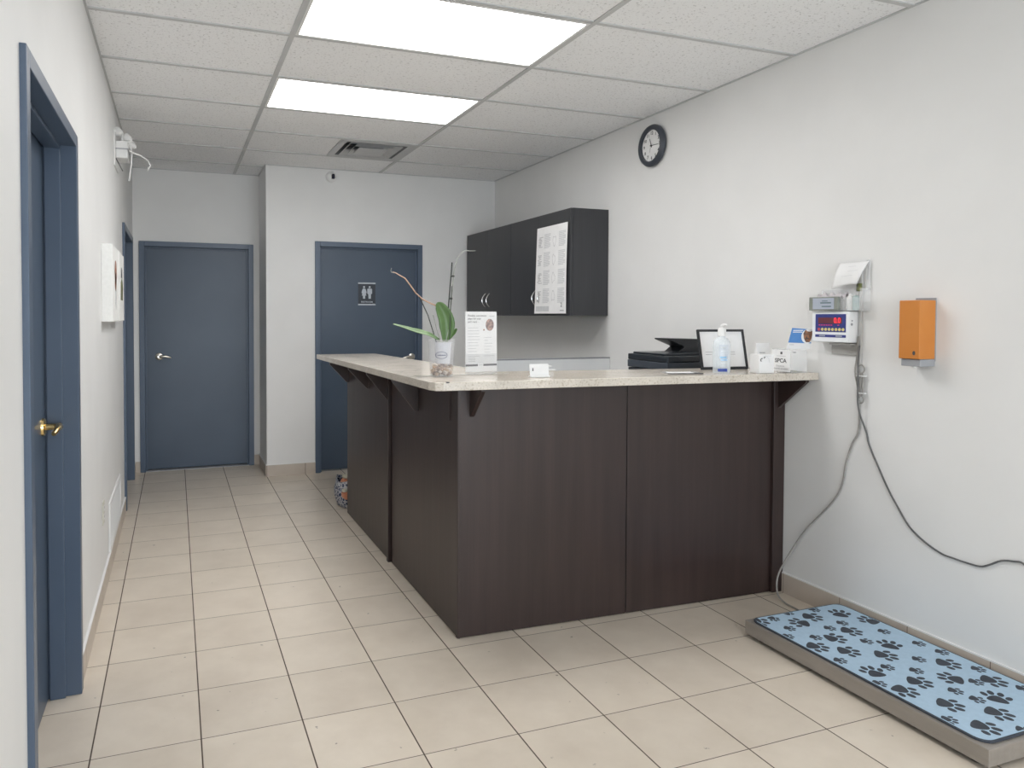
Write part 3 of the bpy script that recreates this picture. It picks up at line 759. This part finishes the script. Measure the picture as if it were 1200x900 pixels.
# (the sheet is the tilted part; its prints hang on it)
bpy.data.objects.remove(st)
FW, FH = .168, .287
TM = Matrix.Rotation(tilt, 4, 'X')
def fpart(m, name, mt, parent=None, **k):
    m.v = [tuple(TM @ Vector(v)) for v in m.v]; return m.build(name, mt, parent or t, **k)
sheet = fpart(M().box(0, FW, -.0006, .0006, .012, FH), 'sheet', PAPER)
fpart(M().box(-.002, FW+.002, .0012, .0032, .002, FH+.002), 'back_plate', ACRY)
fpart(M().box(-.002, FW+.002, -.0036, -.0016, .002, FH+.002), 'front_plate', clear('holder_front', (.9, .9, .92, 1), .05))
m = M().box(-.002, FW+.002, -.0036, .055, -.0015, .002); m.build('foot', ACRY, t)
def ftext(s, size, x, z, mt, bold=0):
    o = text('lettering', s, size, x, z, -.0009, mt, sheet, bold=bold); o.data.transform(TM); return o
ftext('Flexible, convenient', .0125, .012, FH-.018, INK); ftext("plans for your", .0125, .012, FH-.032, INK); ftext("pet's care  -", .0125, .012, FH-.046, INK)
def fb(x0, x1, z0, z1, mt, name, y=-.0011): fpart(M().box(x0, x1, y, -.0006, z0, z1), name, mt, sheet)
fb(FW-.040, FW-.012, FH-.022, FH-.018, INKL, 'print_line')
rnd = random.Random(5); m = M()
for k in range(10):
    z = FH-.075-k*.0135; m.box(.012, .012+rnd.uniform(.04, .065), -.0011, -.0006, z, z+.0028)
    if k > 2: m.box(.100, .100+rnd.uniform(.02, .045), -.0011, -.0006, z-.004, z-.0014)
fpart(m, 'small_print', INKL, sheet)
m = M(); m.lathe([(0, -.0012), (.022, -.0012), (.022, -.0006)], (.130, 0, FH-.060), 28, 'y', 0, 1.25); fpart(m, 'round_picture', PINKY, sheet)
m = M(); m.lathe([(0, -.0012), (.004, -.0012), (.004, -.0006)], (.098, 0, FH-.083), 12, 'y'); fpart(m, 'red_dot', REDBR, sheet)
fb(.0, FW, .048, .094, textured('flyer_band', (.66, .665, .67, 1), (.69, .695, .7, 1), .6, 9.0), 'pale_band', -.0009)
m = M(); m.box(.012, .075, -.0012, -.0009, .083, .085); m.box(.095, .155, -.0012, -.0009, .083, .085)
for k in range(3): m.box(.014, .050, -.0012, -.0009, .060+k*.007, .062+k*.007)
fpart(m, 'small_print', INKG, sheet)
BAR = textured('bar_grey', (.13, .13, .14, 1), (.15, .15, .16, 1), .6, 9.0)
fb(.0, .064, .038, .047, BAR, 'grey_bar', -.0014); fb(.094, FW, .038, .047, BAR, 'grey_bar', -.0014); fb(.068, .090, .0405, .0455, INKL, 'bar_mark')

# ------------------------------------------------------------------ card holder
t = empty('card_holder', (1.437, 2.800, ztop(2.8)+.0008), R(-4), 'small white card holder with a card standing on the counter front', 'card holder')
M().box(0, .088, .0, .030, 0, .006).build('base', WHITE, t, bevel=.001)
m = M(); m.hexa([(0, .012, .006), (.088, .012, .006), (.088, .014, .006), (0, .014, .006)], [(-.003, .016, .058), (.088, .016, .058), (.088, .018, .058), (-.003, .018, .058)]); m.build('card', PAPER, t)
M().prism([(.010, .028), (.016, .028), (.0145, .042), (.0115, .042)], 'y', .0135, .0130).build('card_mark', INK, t)
M().box(.086, .122, .014, .030, .030, .0335).build('card_edge', PAPER, t); M().box(.086, .104, .014, .030, .046, .049).build('card_edge', PAPER, t)
M().box(.086, .112, .014, .030, .0, .022).build('stacked_cards', ACRY, t)

# flat leaflet in a clear sleeve
t = empty('flat_leaflet', (2.13, 2.80, ztop(2.8)+.0008), R(-14), 'leaflet in a clear sleeve lying flat beside the framed notice', 'leaflet')
M().hexa([(0, -.03, 0), (.17, -.03, 0), (.20, .10, 0), (.02, .10, 0)], [(0, -.03, .002), (.17, -.03, .002), (.20, .10, .002), (.02, .10, .002)]).build('sleeve', GLASSY, t)
M().hexa([(.015, -.015, .0022), (.14, -.015, .0022), (.155, .075, .0022), (.035, .075, .0022)], [(.015, -.015, .003), (.14, -.015, .003), (.155, .075, .003), (.035, .075, .003)]).build('paper', PAPER, t)
m = M(); m.box(0, .17, -.032, -.028, 0, .005); m.build('dark_edge', INK, t)

# ------------------------------------------------------------------ framed notice
t = empty('framed_notice', (2.462, 2.955, ztop(2.95)+.001), R(-6), 'black-framed white notice leaning on the counter behind the sanitizer bottle', 'picture frame')
fa = R(-13); TF = Matrix.Rotation(fa, 4, 'X')
def gp(m, name, mt, parent=None, **k):
    m.v = [tuple(TF @ Vector(v)) for v in m.v]; return m.build(name, mt, parent or t, **k)
GW, GH = .268, .205
m = M()
for b in ((0, GW, -.012, 0, 0, .013), (0, GW, -.012, 0, GH-.011, GH), (0, .011, -.012, 0, .013, GH-.011), (GW-.011, GW, -.012, 0, .013, GH-.011)): m.box(*b)
gp(m, 'frame', BLACK, bevel=.001)
sh = gp(M().box(.011, GW-.011, -.006, -.003, .013, GH-.011), 'notice', PAPER)
for (x0, x1, z) in ((.035, .075, .088), (.035, .07, .076), (.165, .205, .088), (.165, .205, .076)):
    gp(M().box(x0, x1, -.0066, -.006, z, z+.0025), 'print_line', INKG, sh)
M().hexa([(GW/2-.02, .012, .0), (GW/2+.02, .012, .0), (GW/2+.02, .075, .0), (GW/2-.02, .075, .0)], [(GW/2-.02, .03, .11), (GW/2+.02, .03, .11), (GW/2+.02, .034, .11), (GW/2-.02, .034, .11)]).build('easel_leg', BLACK, t)

# ------------------------------------------------------------------ sanitizer bottle
bx_, by_ = 2.415, 2.755
t = empty('sanitizer_bottle', (bx_, by_, ztop(by_)+.0008), 0, 'clear pump bottle of hand sanitizer in front of the framed notice', 'bottle')
m = M(); m.lathe([(0, 0), (.041, 0), (.0445, .004), (.0445, .130), (.041, .148), (.030, .162), (.017, .170), (.0145, .176), (0, .176)], (0, 0, 0), 36, sy=.72); m.build('bottle_body', BOTP, t, smooth=True)
m = M(); m.lathe([(0, .004), (.040, .004), (.0415, .012), (.0415, .118), (0, .118)], (0, 0, 0), 32, sy=.70); m.build('gel', clear('gel_clear', (.86, .91, .95, 1), .22), t, smooth=True)
m = M(); m.lathe([(0, .174), (.0185, .174), (.0185, .206), (.015, .211), (.0055, .213), (.0055, .222), (0, .222)], (0, 0, 0), 24)
m.tube([(0, 0, .221), (.0, -.006, .226), (.003, -.018, .228), (.004, -.028, .224)], [.008, .007, .005, .0035], 10); m.build('pump', WHITE, t, smooth=True)
# label printing wrapped on the front of the bottle
vd = math.atan2(-by_, -bx_)
def lab(a0, a1, z0, z1, mt, name):
    m = M()
    def fn(u, v):
        th = vd+(a0+(a1-a0)*u); return (.0452*math.cos(th), .0452*.72*math.sin(th), z0+(z1-z0)*v)
    m.grid(fn, 10, 1); m.build(name, mt, t, solid=.0003, recalc=False)
lab(-.15, .95, .060, .135, clear('label_film', (.82, .88, .95, 1), .35), 'clear_label')
lab(-.05, .75, .070, .079, PALEB, 'blue_strip'); lab(.05, .85, .060, .066, PALEB, 'blue_strip')
lab(.05, .55, .120, .1235, INKG, 'brand_line'); lab(.1, .6, .104, .106, INKL, 'label_line'); lab(.1, .6, .048, .0495, INKL, 'label_line')
lab(-.25, .85, .008, .022, INKB, 'dark_blue_strip'); lab(-1.0, -.35, .012, .018, INKG, 'foot_lettering')

# ------------------------------------------------------------------ boxes at the wall end of the counter
t = empty('white_carton', (2.555, 2.665, ztop(2.67)+.0008), R(-8), 'small white carton box with black squiggle print beside the sanitizer', 'box')
M().hexa([(0, 0, 0), (.078, 0, 0), (.078, .07, 0), (0, .07, 0)], [(.0, 0, .088), (.078, 0, .088), (.078, .07, .088), (0, .07, .088)]).build('carton', PAPER, t, bevel=.0015)
m = M(); m.tube([(.010, -.0004, .056), (.006, -.0004, .062), (.010, -.0004, .068), (.016, -.0004, .070)], .0022, 6); m.tube([(.024, -.0004, .070), (.028, -.0004, .076), (.031, -.0004, .074)], .002, 6)
m.build('squiggle', INK, t)
m = M(); m.tube([(.018, -.0004, .072), (.034, -.0004, .084), (.050, -.0004, .068), (.055, -.0004, .050), (.052, -.0004, .058)], .0007, 6); m.box(.022, .060, -.0004, 0, .080, .0815)
m.build('thin_print', INKL, t)

t = empty('donation_box', (2.705, 2.625, ztop(2.65)+.0008), 0, 'clear acrylic donation box with a white animal charity label near the wall', 'donation box')
bw, bd_, bh = .098, .115, .108
m = M(); th = .003
for b in ((0, bw, 0, bd_, 0, th), (0, th, 0, bd_, th, bh), (bw-th, bw, 0, bd_, th, bh), (th, bw-th, 0, th, th, bh), (th, bw-th, bd_-th, bd_, th, bh), (0, bw, 0, bd_, bh, bh+th)): m.box(*b)
m.build('acrylic_shell', ACRY, t)
# label on the -x face
lb = M().box(-.0016, -.0004, .004, bd_-.001, .004, bh-.002).build('label', PAPER, t)
def ltext(s, size, y, z, mt, bold=0, sx=1):
    o = text('lettering', s, size, 0, 0, 0, mt, lb, 'CENTER', bold=bold, sx=sx)
    o.data.transform(Matrix.Translation((-.0021, y, z)) @ Matrix.Rotation(R(-90), 4, 'Z')); return o
ltext('SPCA', .027, .060, .055, INK, .0005, 1.1)
ltext('Donations', .012, .062, .030, INKG); ltext('are greatly appreciated', .0095, .060, .018, INKG)
M().box(-.0022, -.0016, .05, .062, .086, .098).build('logo_mark', INK, lb)
M().box(-.0022, -.0016, .03, .085, .076, .079).build('print_line', INKL, lb)
M().box(.012, .030, -.0008, 0, .095, .099).build('mark', INKG, t); 
M().box(.010, .085, .015, .095, th+.0002, .006).build('banknote', OLIVE, t)
# blue leaflet standing in the top
t = empty('blue_leaflet', (2.712, 2.660, ztop(2.65)+.1135), R(-14), 'blue leaflet with a cat picture standing on the donation box', 'leaflet')
ta = Matrix.Shear('XZ', 4, (0.0, 0.0)) @ Matrix.Rotation(R(6), 4, 'X')
def bp_(m, name, mt, parent=None):
    m.v = [tuple(ta @ Vector(v)) for v in m.v]; return m.build(name, mt, parent or t)
sh = bp_(M().hexa([(0, -.001, 0), (.118, -.001, 0), (.118, 0, 0), (0, 0, 0)], [(.020, -.001, .100), (.134, -.001, .092), (.134, 0, .092), (.020, 0, .100)]), 'card', PAPER)
bp_(M().hexa([(.006, -.0016, .030), (.122, -.0016, .026), (.122, -.001, .026), (.006, -.001, .030)], [(.020, -.0016, .0995), (.100, -.0016, .094), (.100, -.001, .094), (.020, -.001, .0995)]), 'blue_field', SKYB, sh)
m = M(); m.box(.026, .076, -.0020, -.0016, .086, .090); m.box(.025, .072, -.0020, -.0016, .078, .082); bp_(m, 'headline', PAPER, sh)
m = M(); m.lathe([(0, -.0021), (.031, -.0021), (.031, -.0016)], (.100, 0, .060), 24, 'y', 0, 1.1); bp_(m, 'white_disc', PAPER, sh)
m = M(); m.prism([(.078, .074), (.088, .092), (.096, .084), (.112, .082), (.126, .088), (.124, .072), (.120, .050), (.112, .032), (.094, .032), (.082, .050)], 'y', -.0026, -.0021); bp_(m, 'cat_picture', FURRY, sh)
bp_(M().box(.012, .035, -.0016, -.001, .018, .022), 'small_print', INKL, sh)
# little tent card behind
t = empty('tent_card', (2.700, 2.815, ztop(2.8)+.0008), R(-8), 'small white folded tent card behind the donation box', 'card')
m = M(); m.prism([(0, 0), (.055, 0), (.030, .135)], 'x', 0, .075); m.build('folded_card', PAPER, t)
M().hexa([(.01, .0125, .085), (.04, .0125, .085), (.04, .0135, .085), (.01, .0135, .085)], [(.01, .0138, .090), (.04, .0138, .090), (.04, .0148, .090), (.01, .0148, .090)]).build('print_line', INKG, t)

# ------------------------------------------------------------------ bag behind the desk
t = empty('shopping_bag', (1.19, 5.20, 0), 0, 'blue and white patterned fabric bag on the floor behind the desk end', 'bag')
BAG = mat('bag_fabric', (.3, .33, .42, 1), .85)
vz = N(BAG, 'ShaderNodeTexVoronoi'); vz.inputs['Scale'].default_value = 46; vz.feature = 'DISTANCE_TO_EDGE'
tc = N(BAG, 'ShaderNodeTexCoord'); L(BAG, tc.outputs['Object'], vz.inputs['Vector'])
rp = N(BAG, 'ShaderNodeValToRGB'); rp.color_ramp.elements[0].position = .08; rp.color_ramp.elements[0].color = (.48, .48, .50, 1); rp.color_ramp.elements[1].position = .16; rp.color_ramp.elements[1].color = (.045, .06, .12, 1)
L(BAG, vz.outputs['Distance'], rp.inputs[0]); L(BAG, rp.outputs[0], bsdf(BAG).inputs['Base Color'])
m = M(); rnd = random.Random(2)
def bagf(u, v):
    a = 2*PI*u; h = v; r = (.085+.035*math.sin(min(1, h*1.5)*PI*.62))*(1-.28*max(0, h-.55))
    r *= 1+.05*math.sin(5*a+3*h)+.03*math.sin(11*a)
    return (r*.92*math.cos(a), r*1.3*math.sin(a), .001+.20*h+.012*math.sin(3*a)*h)
m.grid(bagf, 44, 14)
m.add([bagf(i/44, 0) for i in range(44)], [tuple(range(44))])
m.build('bag_body', BAG, t, smooth=True, solid=.002, recalc=False)
OC = textured('orange_cloth', (.50, .17, .09, 1), (.62, .30, .18, 1), .8, 30.0)
m = M(); m.blob((-.030, -.045, .165), .05, .06, .062, 14, 9, .06); m.build('orange_cloth', OC, t, smooth=True)
m = M(); m.blob((-.035, -.085, .105), .052, .065, .055, 14, 9, .06); m.build('orange_patch', OC, t, smooth=True)
m = M(); m.blob((-.035, -.06, .225), .035, .04, .018, 12, 6, .08); m.blob((-.066, -.125, .140), .022, .03, .014, 10, 6, .08); m.build('pale_cloth', textured('pale_cloth', (.5, .48, .38, 1), (.6, .58, .5, 1), .8, 20.0), t, smooth=True)

# ------------------------------------------------------------------ wall scale display group on the right wall
XI = XR
t = empty('scale_wall_bracket', (XR, 2.534, 1.215), R(-90), 'grey metal bracket and conduit on the wall behind the scale display', 'bracket')
M().box(0, .142, -.012, 0, .0, .05).build('plate', STEEL, t, bevel=.001)
M().box(.02, .13, -.05, -.012, .045, .052).build('shelf_lip', STEEL, t)
m = M(); m.box(.138, .152, -.012, 0, -.20, .40); m.build('conduit', textured('conduit_grey', (.50, .50, .49, 1), (.54, .54, .53, 1), .5, 20.0), t, bevel=.002)
M().box(.132, .155, -.02, -.012, .285, .32).build('bracket_clip', OLIVE, t)

t = empty('scale_display', (2.802, 2.598, 1.271), R(-90), 'white weighing scale display with blue panel and red digits on the wall', 'scale display')
M().box(0, .199, 0, .060, 0, .140).build('housing', WHITEG, t, bevel=.004)
M().box(.020, .184, -.0012, 0, .046, .128).build('blue_panel', INDB, t, bevel=.0005)
M().box(.020, .184, -.0012, 0, .022, .034).build('blue_strip', INDB, t)
M().box(.036, .164, -.0020, -.0012, .084, .112).build('readout_window', textured('readout_red', (.13, .035, .05, 1), (.16, .045, .06, 1), .3, 20.0), t)
text('red_digits', '0.0', .034, .122, .098, -.0026, LED, t, 'LEFT', bold=.0009, sx=.85)
m = M()
for k in range(6): m.box(.040+k*.013, .048+k*.013, -.0024, -.002, .0765, .0785)
m.box(.142, .150, -.0024, -.002, .0765, .0785)
m.build('indicator_marks', LED, t)
KEY = textured('key_yellow', (.72, .62, .22, 1), (.78, .68, .28, 1), .4, 20.0); KEYR = textured('key_red', (.5, .08, .08, 1), (.55, .1, .1, 1), .4, 20.0)
for k in range(8):
    M().lathe([(0, -.0030), (.0066, -.0030), (.0070, -.0012)], (.041+k*.0185, 0, .058), 14, 'y').build('key', KEYR if k == 0 else KEY, t)
m = M()
for x0, n in ((.042, 7), (.132, 7)):
    for k in range(n): m.box(x0+k*.0048, x0+k*.0048+.0034, -.0016, -.0012, .026, .0305)
m.build('strip_lettering', INKL, t)
m = M(); m.lathe([(0, .1995), (.0035, .2005), (.0035, .199)], (0, .018, .098), 12, 'x'); m.lathe([(0, .1995), (.006, .2005), (.006, .199)], (0, .016, .082), 12, 'x'); m.build('side_port', GREYP, t)

# clear tray on top of the display
t = empty('clear_tray', (2.800, 2.602, 1.4125), R(-90), 'clear acrylic tray on top of the scale display', 'tray')
m = M(); tw, td, thh = .258, .062, .100; th = .002
for b in ((0, tw, 0, td, 0, th), (0, th, 0, td, th, thh*.6), (tw-th, tw, 0, td, th, thh), (th, tw-th, 0, th, th, thh*.62), (th, tw-th, td-th, td, th, thh)): m.box(*b)
m.build('tray', ACRY, t)
t = empty('digital_timer', (2.7975, 2.601, 1.4155), R(-90), 'small grey digital timer with LCD screen on the scale display tray', 'timer')
GO = textured('timer_grey', (.20, .22, .19, 1), (.25, .27, .24, 1), .4, 20.0)
M().box(0, .158, -.014, .0015, .0, .062).build('timer_body', GO, t, bevel=.003)
M().box(.024, .138, -.0155, -.014, .006, .056).build('lcd_screen', textured('lcd', (.38, .42, .50, 1), (.44, .48, .56, 1), .2, 9.0), t)
m = M()
for z, a, b in ((.044, .075, .105), (.034, .066, .124), (.0175, .074, .124)): m.box(a, b, -.0162, -.0155, z-.0025, z+(.0035 if z < .04 else .001))
m.build('lcd_marks', textured('lcd_ink', (.10, .16, .18, 1), (.14, .2, .22, 1), .4, 9.0), t)
t = empty('plastic_bag', (2.813, 2.585, 1.4155), R(-90), 'crumpled clear plastic bag with pink print lying behind the timer', 'bag')
m = M(); rnd = random.Random(9)
def cr_f(u, v): return (u*.15, .004+.030*v, .058+.018*math.sin(PI*v)+.006*math.sin(u*23+v*7)+.004*math.sin(u*51))
m.grid(cr_f, 26, 8); m.build('bag_film', textured('film_pinkish', (.46, .42, .44, 1), (.66, .63, .64, 1), .3, 40.0), t, smooth=True, solid=.0008, recalc=False)
m = M(); m.box(.005, .145, .006, .030, .0, .050); m.build('bag_contents', GLASSY, t, bevel=.004)
t = empty('thermometer_tube', (2.810, 2.424, 1.4155), R(-90), 'small white and teal tube standing in the clear tray beside the timer', 'tube')
m = M(); m.lathe([(0, 0), (.014, 0), (.0165, .012), (.0165, .050), (.009, .066), (.006, .074), (0, .076)], (.008, .018, 0), 18); m.build('tube_body', WHITE, t, smooth=True)
m = M(); m.lathe([(0, 0), (.013, 0), (.014, .010), (.014, .060), (0, .068)], (.038, .016, 0), 18); m.build('teal_cap', textured('teal', (.30, .42, .42, 1), (.36, .48, .47, 1), .4, 20.0), t, smooth=True)
t = empty('paper_note', (2.822, 2.520, 1.514), R(-90), 'white paper sheet propped up above the scale display', 'paper')
m = M()
def pf(u, v): return (u*.150+.026*v-(.018*u*(1-v)**2 if 1 else 0), .010+.018*v-.010*math.sin(PI*v), .118*v+.006*u*(1-v)*3+.006*math.sin(PI*u)*(1-v))
m.grid(pf, 12, 12); m.build('sheet', PAPER, t, smooth=True, solid=.0006, recalc=False)
def pl(u0, u1, v):
    q = M(); q.grid(lambda a, b: (lambda p: (p[0], p[1]-.0009, p[2]))(pf(u0+(u1-u0)*a, v+.012*b)), 6, 1); q.build('print_line', INKL, t, recalc=False)
pl(.40, .66, .80); pl(.45, .82, .60); pl(.3, .7, .40)
M().box(.162, .176, .030, .036, -.01, .122).build('holder_edge', GLASSY, t)

# orange dispenser
t = empty('soap_dispenser', (2.770, 2.137, 1.218), R(-90), 'orange wall-mounted dispenser on the right wall', 'dispenser')
M().box(0, .088, 0, .090, 0, .236).build('cover', ORANGE, t, bevel=.003)
M().box(.004, .0865, .010, .094, -.030, -.0005).build('base', GREYP, t, bevel=.003)
M().box(.002, .0875, .0905, .0955, -.01, .246).build('back_plate', GREYP, t, bevel=.001)
m = M(); m.lathe([(0, -.0012), (.0055, -.0012), (.006, .0005)], (.066, 0, .024), 16, 'y', 0, 1.5); m.build('lock', INK, t)
M().cyl((.045, .03, -.03), (.045, .03, -.038), .008, .005, 12).build('nozzle', WHITE, t)

# cables
XC_ = XR-.006
def cable(name, pts, r, mt, label):
    # smooth through points
    sp = [Vector(p) for p in pts]; out = []
    for i in range(len(sp)-1):
        p0, p1, p2, p3 = sp[max(i-1, 0)], sp[i], sp[i+1], sp[min(i+2, len(sp)-1)]
        for k in range(4):
            u = k/4; out.append(.5*((2*p1)+(-p0+p2)*u+(2*p0-5*p1+4*p2-p3)*u*u+(-p0+3*p1-3*p2+p3)*u**3))
    out.append(sp[-1])
    m = M(); m.tube(out, r, 8); o = m.build(name, mt, smooth=True); tag(o, label, 'cable'); return o
cable('scale_cable', [(XR-.018, 2.388, 1.30), (XR-.020, 2.392, 1.21), (XR-.018, 2.402, 1.14), (XC_, 2.396, 1.06), (XC_, 2.388, .96), (XC_, 2.392, .87), (XC_, 2.421, .814), (XC_, 2.452, .72), (XC_, 2.462, .651), (XC_, 2.485, .580), (XC_, 2.528, .516), (XC_, 2.594, .439), (XC_-.004, 2.65, .375), (XC_-.012, 2.70, .300), (XR-.05, 2.745, .190), (XR-.085, 2.762, .10), (XR-.11, 2.735, .03), (XR-.118, 2.68, .007), (XR-.122, 2.62, .006), (XR-.13, 2.54, .006), (XR-.14, 2.470, .010)],
      .0042, CABLE, 'grey cable hanging from the scale display down to the floor scale')
cable('power_cord', [(XR-.030, 2.372, 1.26), (XR-.034, 2.375, 1.19), (XR-.034, 2.374, 1.10), (XR-.034, 2.374, 1.02), (XR-.024, 2.370, .955), (XC_, 2.352, .88), (XC_, 2.335, .821), (XC_, 2.290, .735), (XC_, 2.240, .645), (XC_, 2.201, .589), (XC_, 2.143, .514), (XC_, 2.076, .470), (XC_, 2.005, .443), (XC_, 1.96, .440), (XC_, 1.921, .438), (XC_, 1.86, .440), (XC_, 1.827, .456), (XC_, 1.783, .486), (XC_, 1.74, .497), (XC_, 1.711, .500), (XC_-.006, 1.675, .475)],
      .0036, CABLED, 'thin dark cord drooping along the right wall towards the outlet')
t = empty('cable_bundle', (XR-.014, 2.373, 1.02), R(-90), 'folded grey cable bundle with white ties under the scale display', 'cable bundle')
m = M(); rnd = random.Random(4)
for k in range(5):
    x = -.014+k*.006; y = .004*(k % 2)-.004
    pts = [(x, y, .0+.005*k)]
    pts += [(x+.002*math.sin(q*2.2+k), y, .12*q/6) for q in range(1, 7)]
    m.tube(pts, .0030, 6)
for c, rr in ((.135, .016), (.0, .014)):
    m.tube([(rr*math.cos(a), -.003, c+rr*1.2*math.sin(a)) for a in [2*PI*i/14 for i in range(15)]], .003, 6)
m.build('coils', CABLE, t, smooth=True)
for z in (.105, .028): M().box(-.020, .020, -.009, .008, z-.003, z+.003).build('white_tie', WHITE, t, bevel=.001)

# ------------------------------------------------------------------ floor scale with paw print mat
X0, X1, Y0, Y1 = 2.302, 2.838, 1.458, 2.462
t = empty('floor_scale', (X0, Y0, 0), 0, 'long low steel animal weighing platform on the floor against the right wall', 'floor scale')
m = M(); m.box(0, X1-X0, 0, Y1-Y0, .020, .076); m.build('platform', SCALEM, t, bevel=.002)
M().box(.02, X1-X0-.02, .02, Y1-Y0-.02, .012, .020).build('under_frame', RUBBER, t)
for x in (.05, X1-X0-.05):
    for y in (.06, Y1-Y0-.06): M().cyl((x, y, 0), (x, y, .014), .022, .020, 16).build('foot', RUBBER, t)
MATB = textured('mat_blue', (.37, .51, .64, 1), (.40, .545, .68, 1), .75, 60.0)
MATD = textured('mat_charcoal', (.038, .046, .060, 1), (.05, .058, .074, 1), .8, 60.0)
zt_ = .0765
t = empty('paw_print_mat', (2.316, 1.475, zt_), 0, 'pale blue rubber-edged mat with dark paw prints lying on the floor scale', 'mat')
MW, MH = .512, .978
def rrect(x0, x1, y0, y1, r, n=6):
    P = []
    for cx, cy, a0 in ((x1-r, y1-r, 0), (x0+r, y1-r, 90), (x0+r, y0+r, 180), (x1-r, y0+r, 270)):
        for i in range(n+1):
            a = R(a0+90*i/n); P.append((cx+r*math.cos(a), cy+r*math.sin(a)))
    return P
m = M(); m.prism(rrect(0, MW, 0, MH, .045), 'z', 0, .006); m.build('rim', MATD, t, bevel=.0015)
def clipbox(P, x0, x1, y0, y1):
    for ax, lim, sgn in ((0, x0, 1), (0, x1, -1), (1, y0, 1), (1, y1, -1)):
        Q = []
        for i in range(len(P)):
            a, b = P[i], P[(i+1) % len(P)]; ia = (a[ax]-lim)*sgn >= 0; ib = (b[ax]-lim)*sgn >= 0
            if ia: Q.append(a)
            if ia != ib:
                u = (lim-a[ax])/(b[ax]-a[ax]); Q.append((a[0]+(b[0]-a[0])*u, a[1]+(b[1]-a[1])*u))
        P = Q
        if len(P) < 3: return None
    return P
BIG = [(2.576, 2.381, -45), (2.495, 2.337, 144), (2.722, 2.35, 49), (2.612, 2.218, -52), (2.489, 2.186, -20), (2.362, 2.158, -55), (2.442, 2.085, -40), (2.647, 2.055, 43), (2.549, 2.012, -45), (2.393, 1.913, 77), (2.709, 1.883, -52), (2.624, 1.782, 130), (2.475, 1.822, -49), (2.373, 1.798, -77), (2.428, 1.68, -57), (2.735, 1.738, -63), (2.624, 1.639, 40), (2.527, 1.588, -67), (2.401, 1.548, -67), (2.325, 2.425, -68), (2.790, 2.251, 103), (2.75, 1.58, -60), (2.66, 1.51, 120)]
SM = [(2.411, 2.422, -80), (2.396, 2.322, -50), (2.429, 2.22, -60), (2.556, 2.266, -45), (2.649, 2.286, -45), (2.59, 2.121, -30), (2.742, 2.166, -60), (2.771, 2.037, -60), (2.643, 1.942, -50), (2.549, 1.882, -60), (2.472, 1.937, -50), (2.352, 2.037, -55), (2.334, 1.86, -60), (2.330, 2.267, -60), (2.539, 1.732, -60), (2.777, 1.812, -60), (2.671, 1.75, -60), (2.553, 1.668, -70), (2.337, 1.612, -50), (2.785, 1.954, -60), (2.502, 1.490, -60), (2.654, 2.435, -60), (2.511, 2.440, 20), (2.78, 1.66, -50)]
mb = M(); mb.prism(rrect(.008, MW-.008, .008, MH-.008, .038), 'z', .0055, .0068, 0)
def paw(cx, cy, ang, s):
    a = R(ang-90); co, si = math.cos(a), math.sin(a)
    def T(P): return [(cx-2.316+(x*co-y*si)*s, cy-1.475+(x*si+y*co)*s) for x, y in P]
    pad = []
    for i in range(28):
        th = 2*PI*i/28; q = .0265*(1+.13*math.cos(3*(th-PI/2))+.03*math.cos(6*(th-PI/2)))
        pad.append((q*math.cos(th)*1.12, q*math.sin(th)*.92-.004))
    shapes = [pad]
    for (x, y, rx, ry, rot) in ((-.035, .020, .0098, .0145, 28), (-.0140, .040, .0102, .0158, 9), (.0140, .040, .0102, .0158, -9), (.035, .020, .0098, .0145, -28)):
        r_ = R(rot); shapes.append([(x+rx*math.cos(q)*math.cos(r_)-ry*math.sin(q)*math.sin(r_), y+rx*math.cos(q)*math.sin(r_)+ry*math.sin(q)*math.cos(r_)) for q in [2*PI*i/14 for i in range(14)]])
    for P in shapes:
        Q = clipbox(T(P), .012, MW-.012, .012, MH-.012)
        if Q: mb.prism(Q, 'z', .0060, .0072, 1)
for x, y, a in BIG: paw(x, y, a, 1.0)
for x, y, a in SM: paw(x, y, a, .58)
mb.build('mat_surface', [MATB, MATD], t)
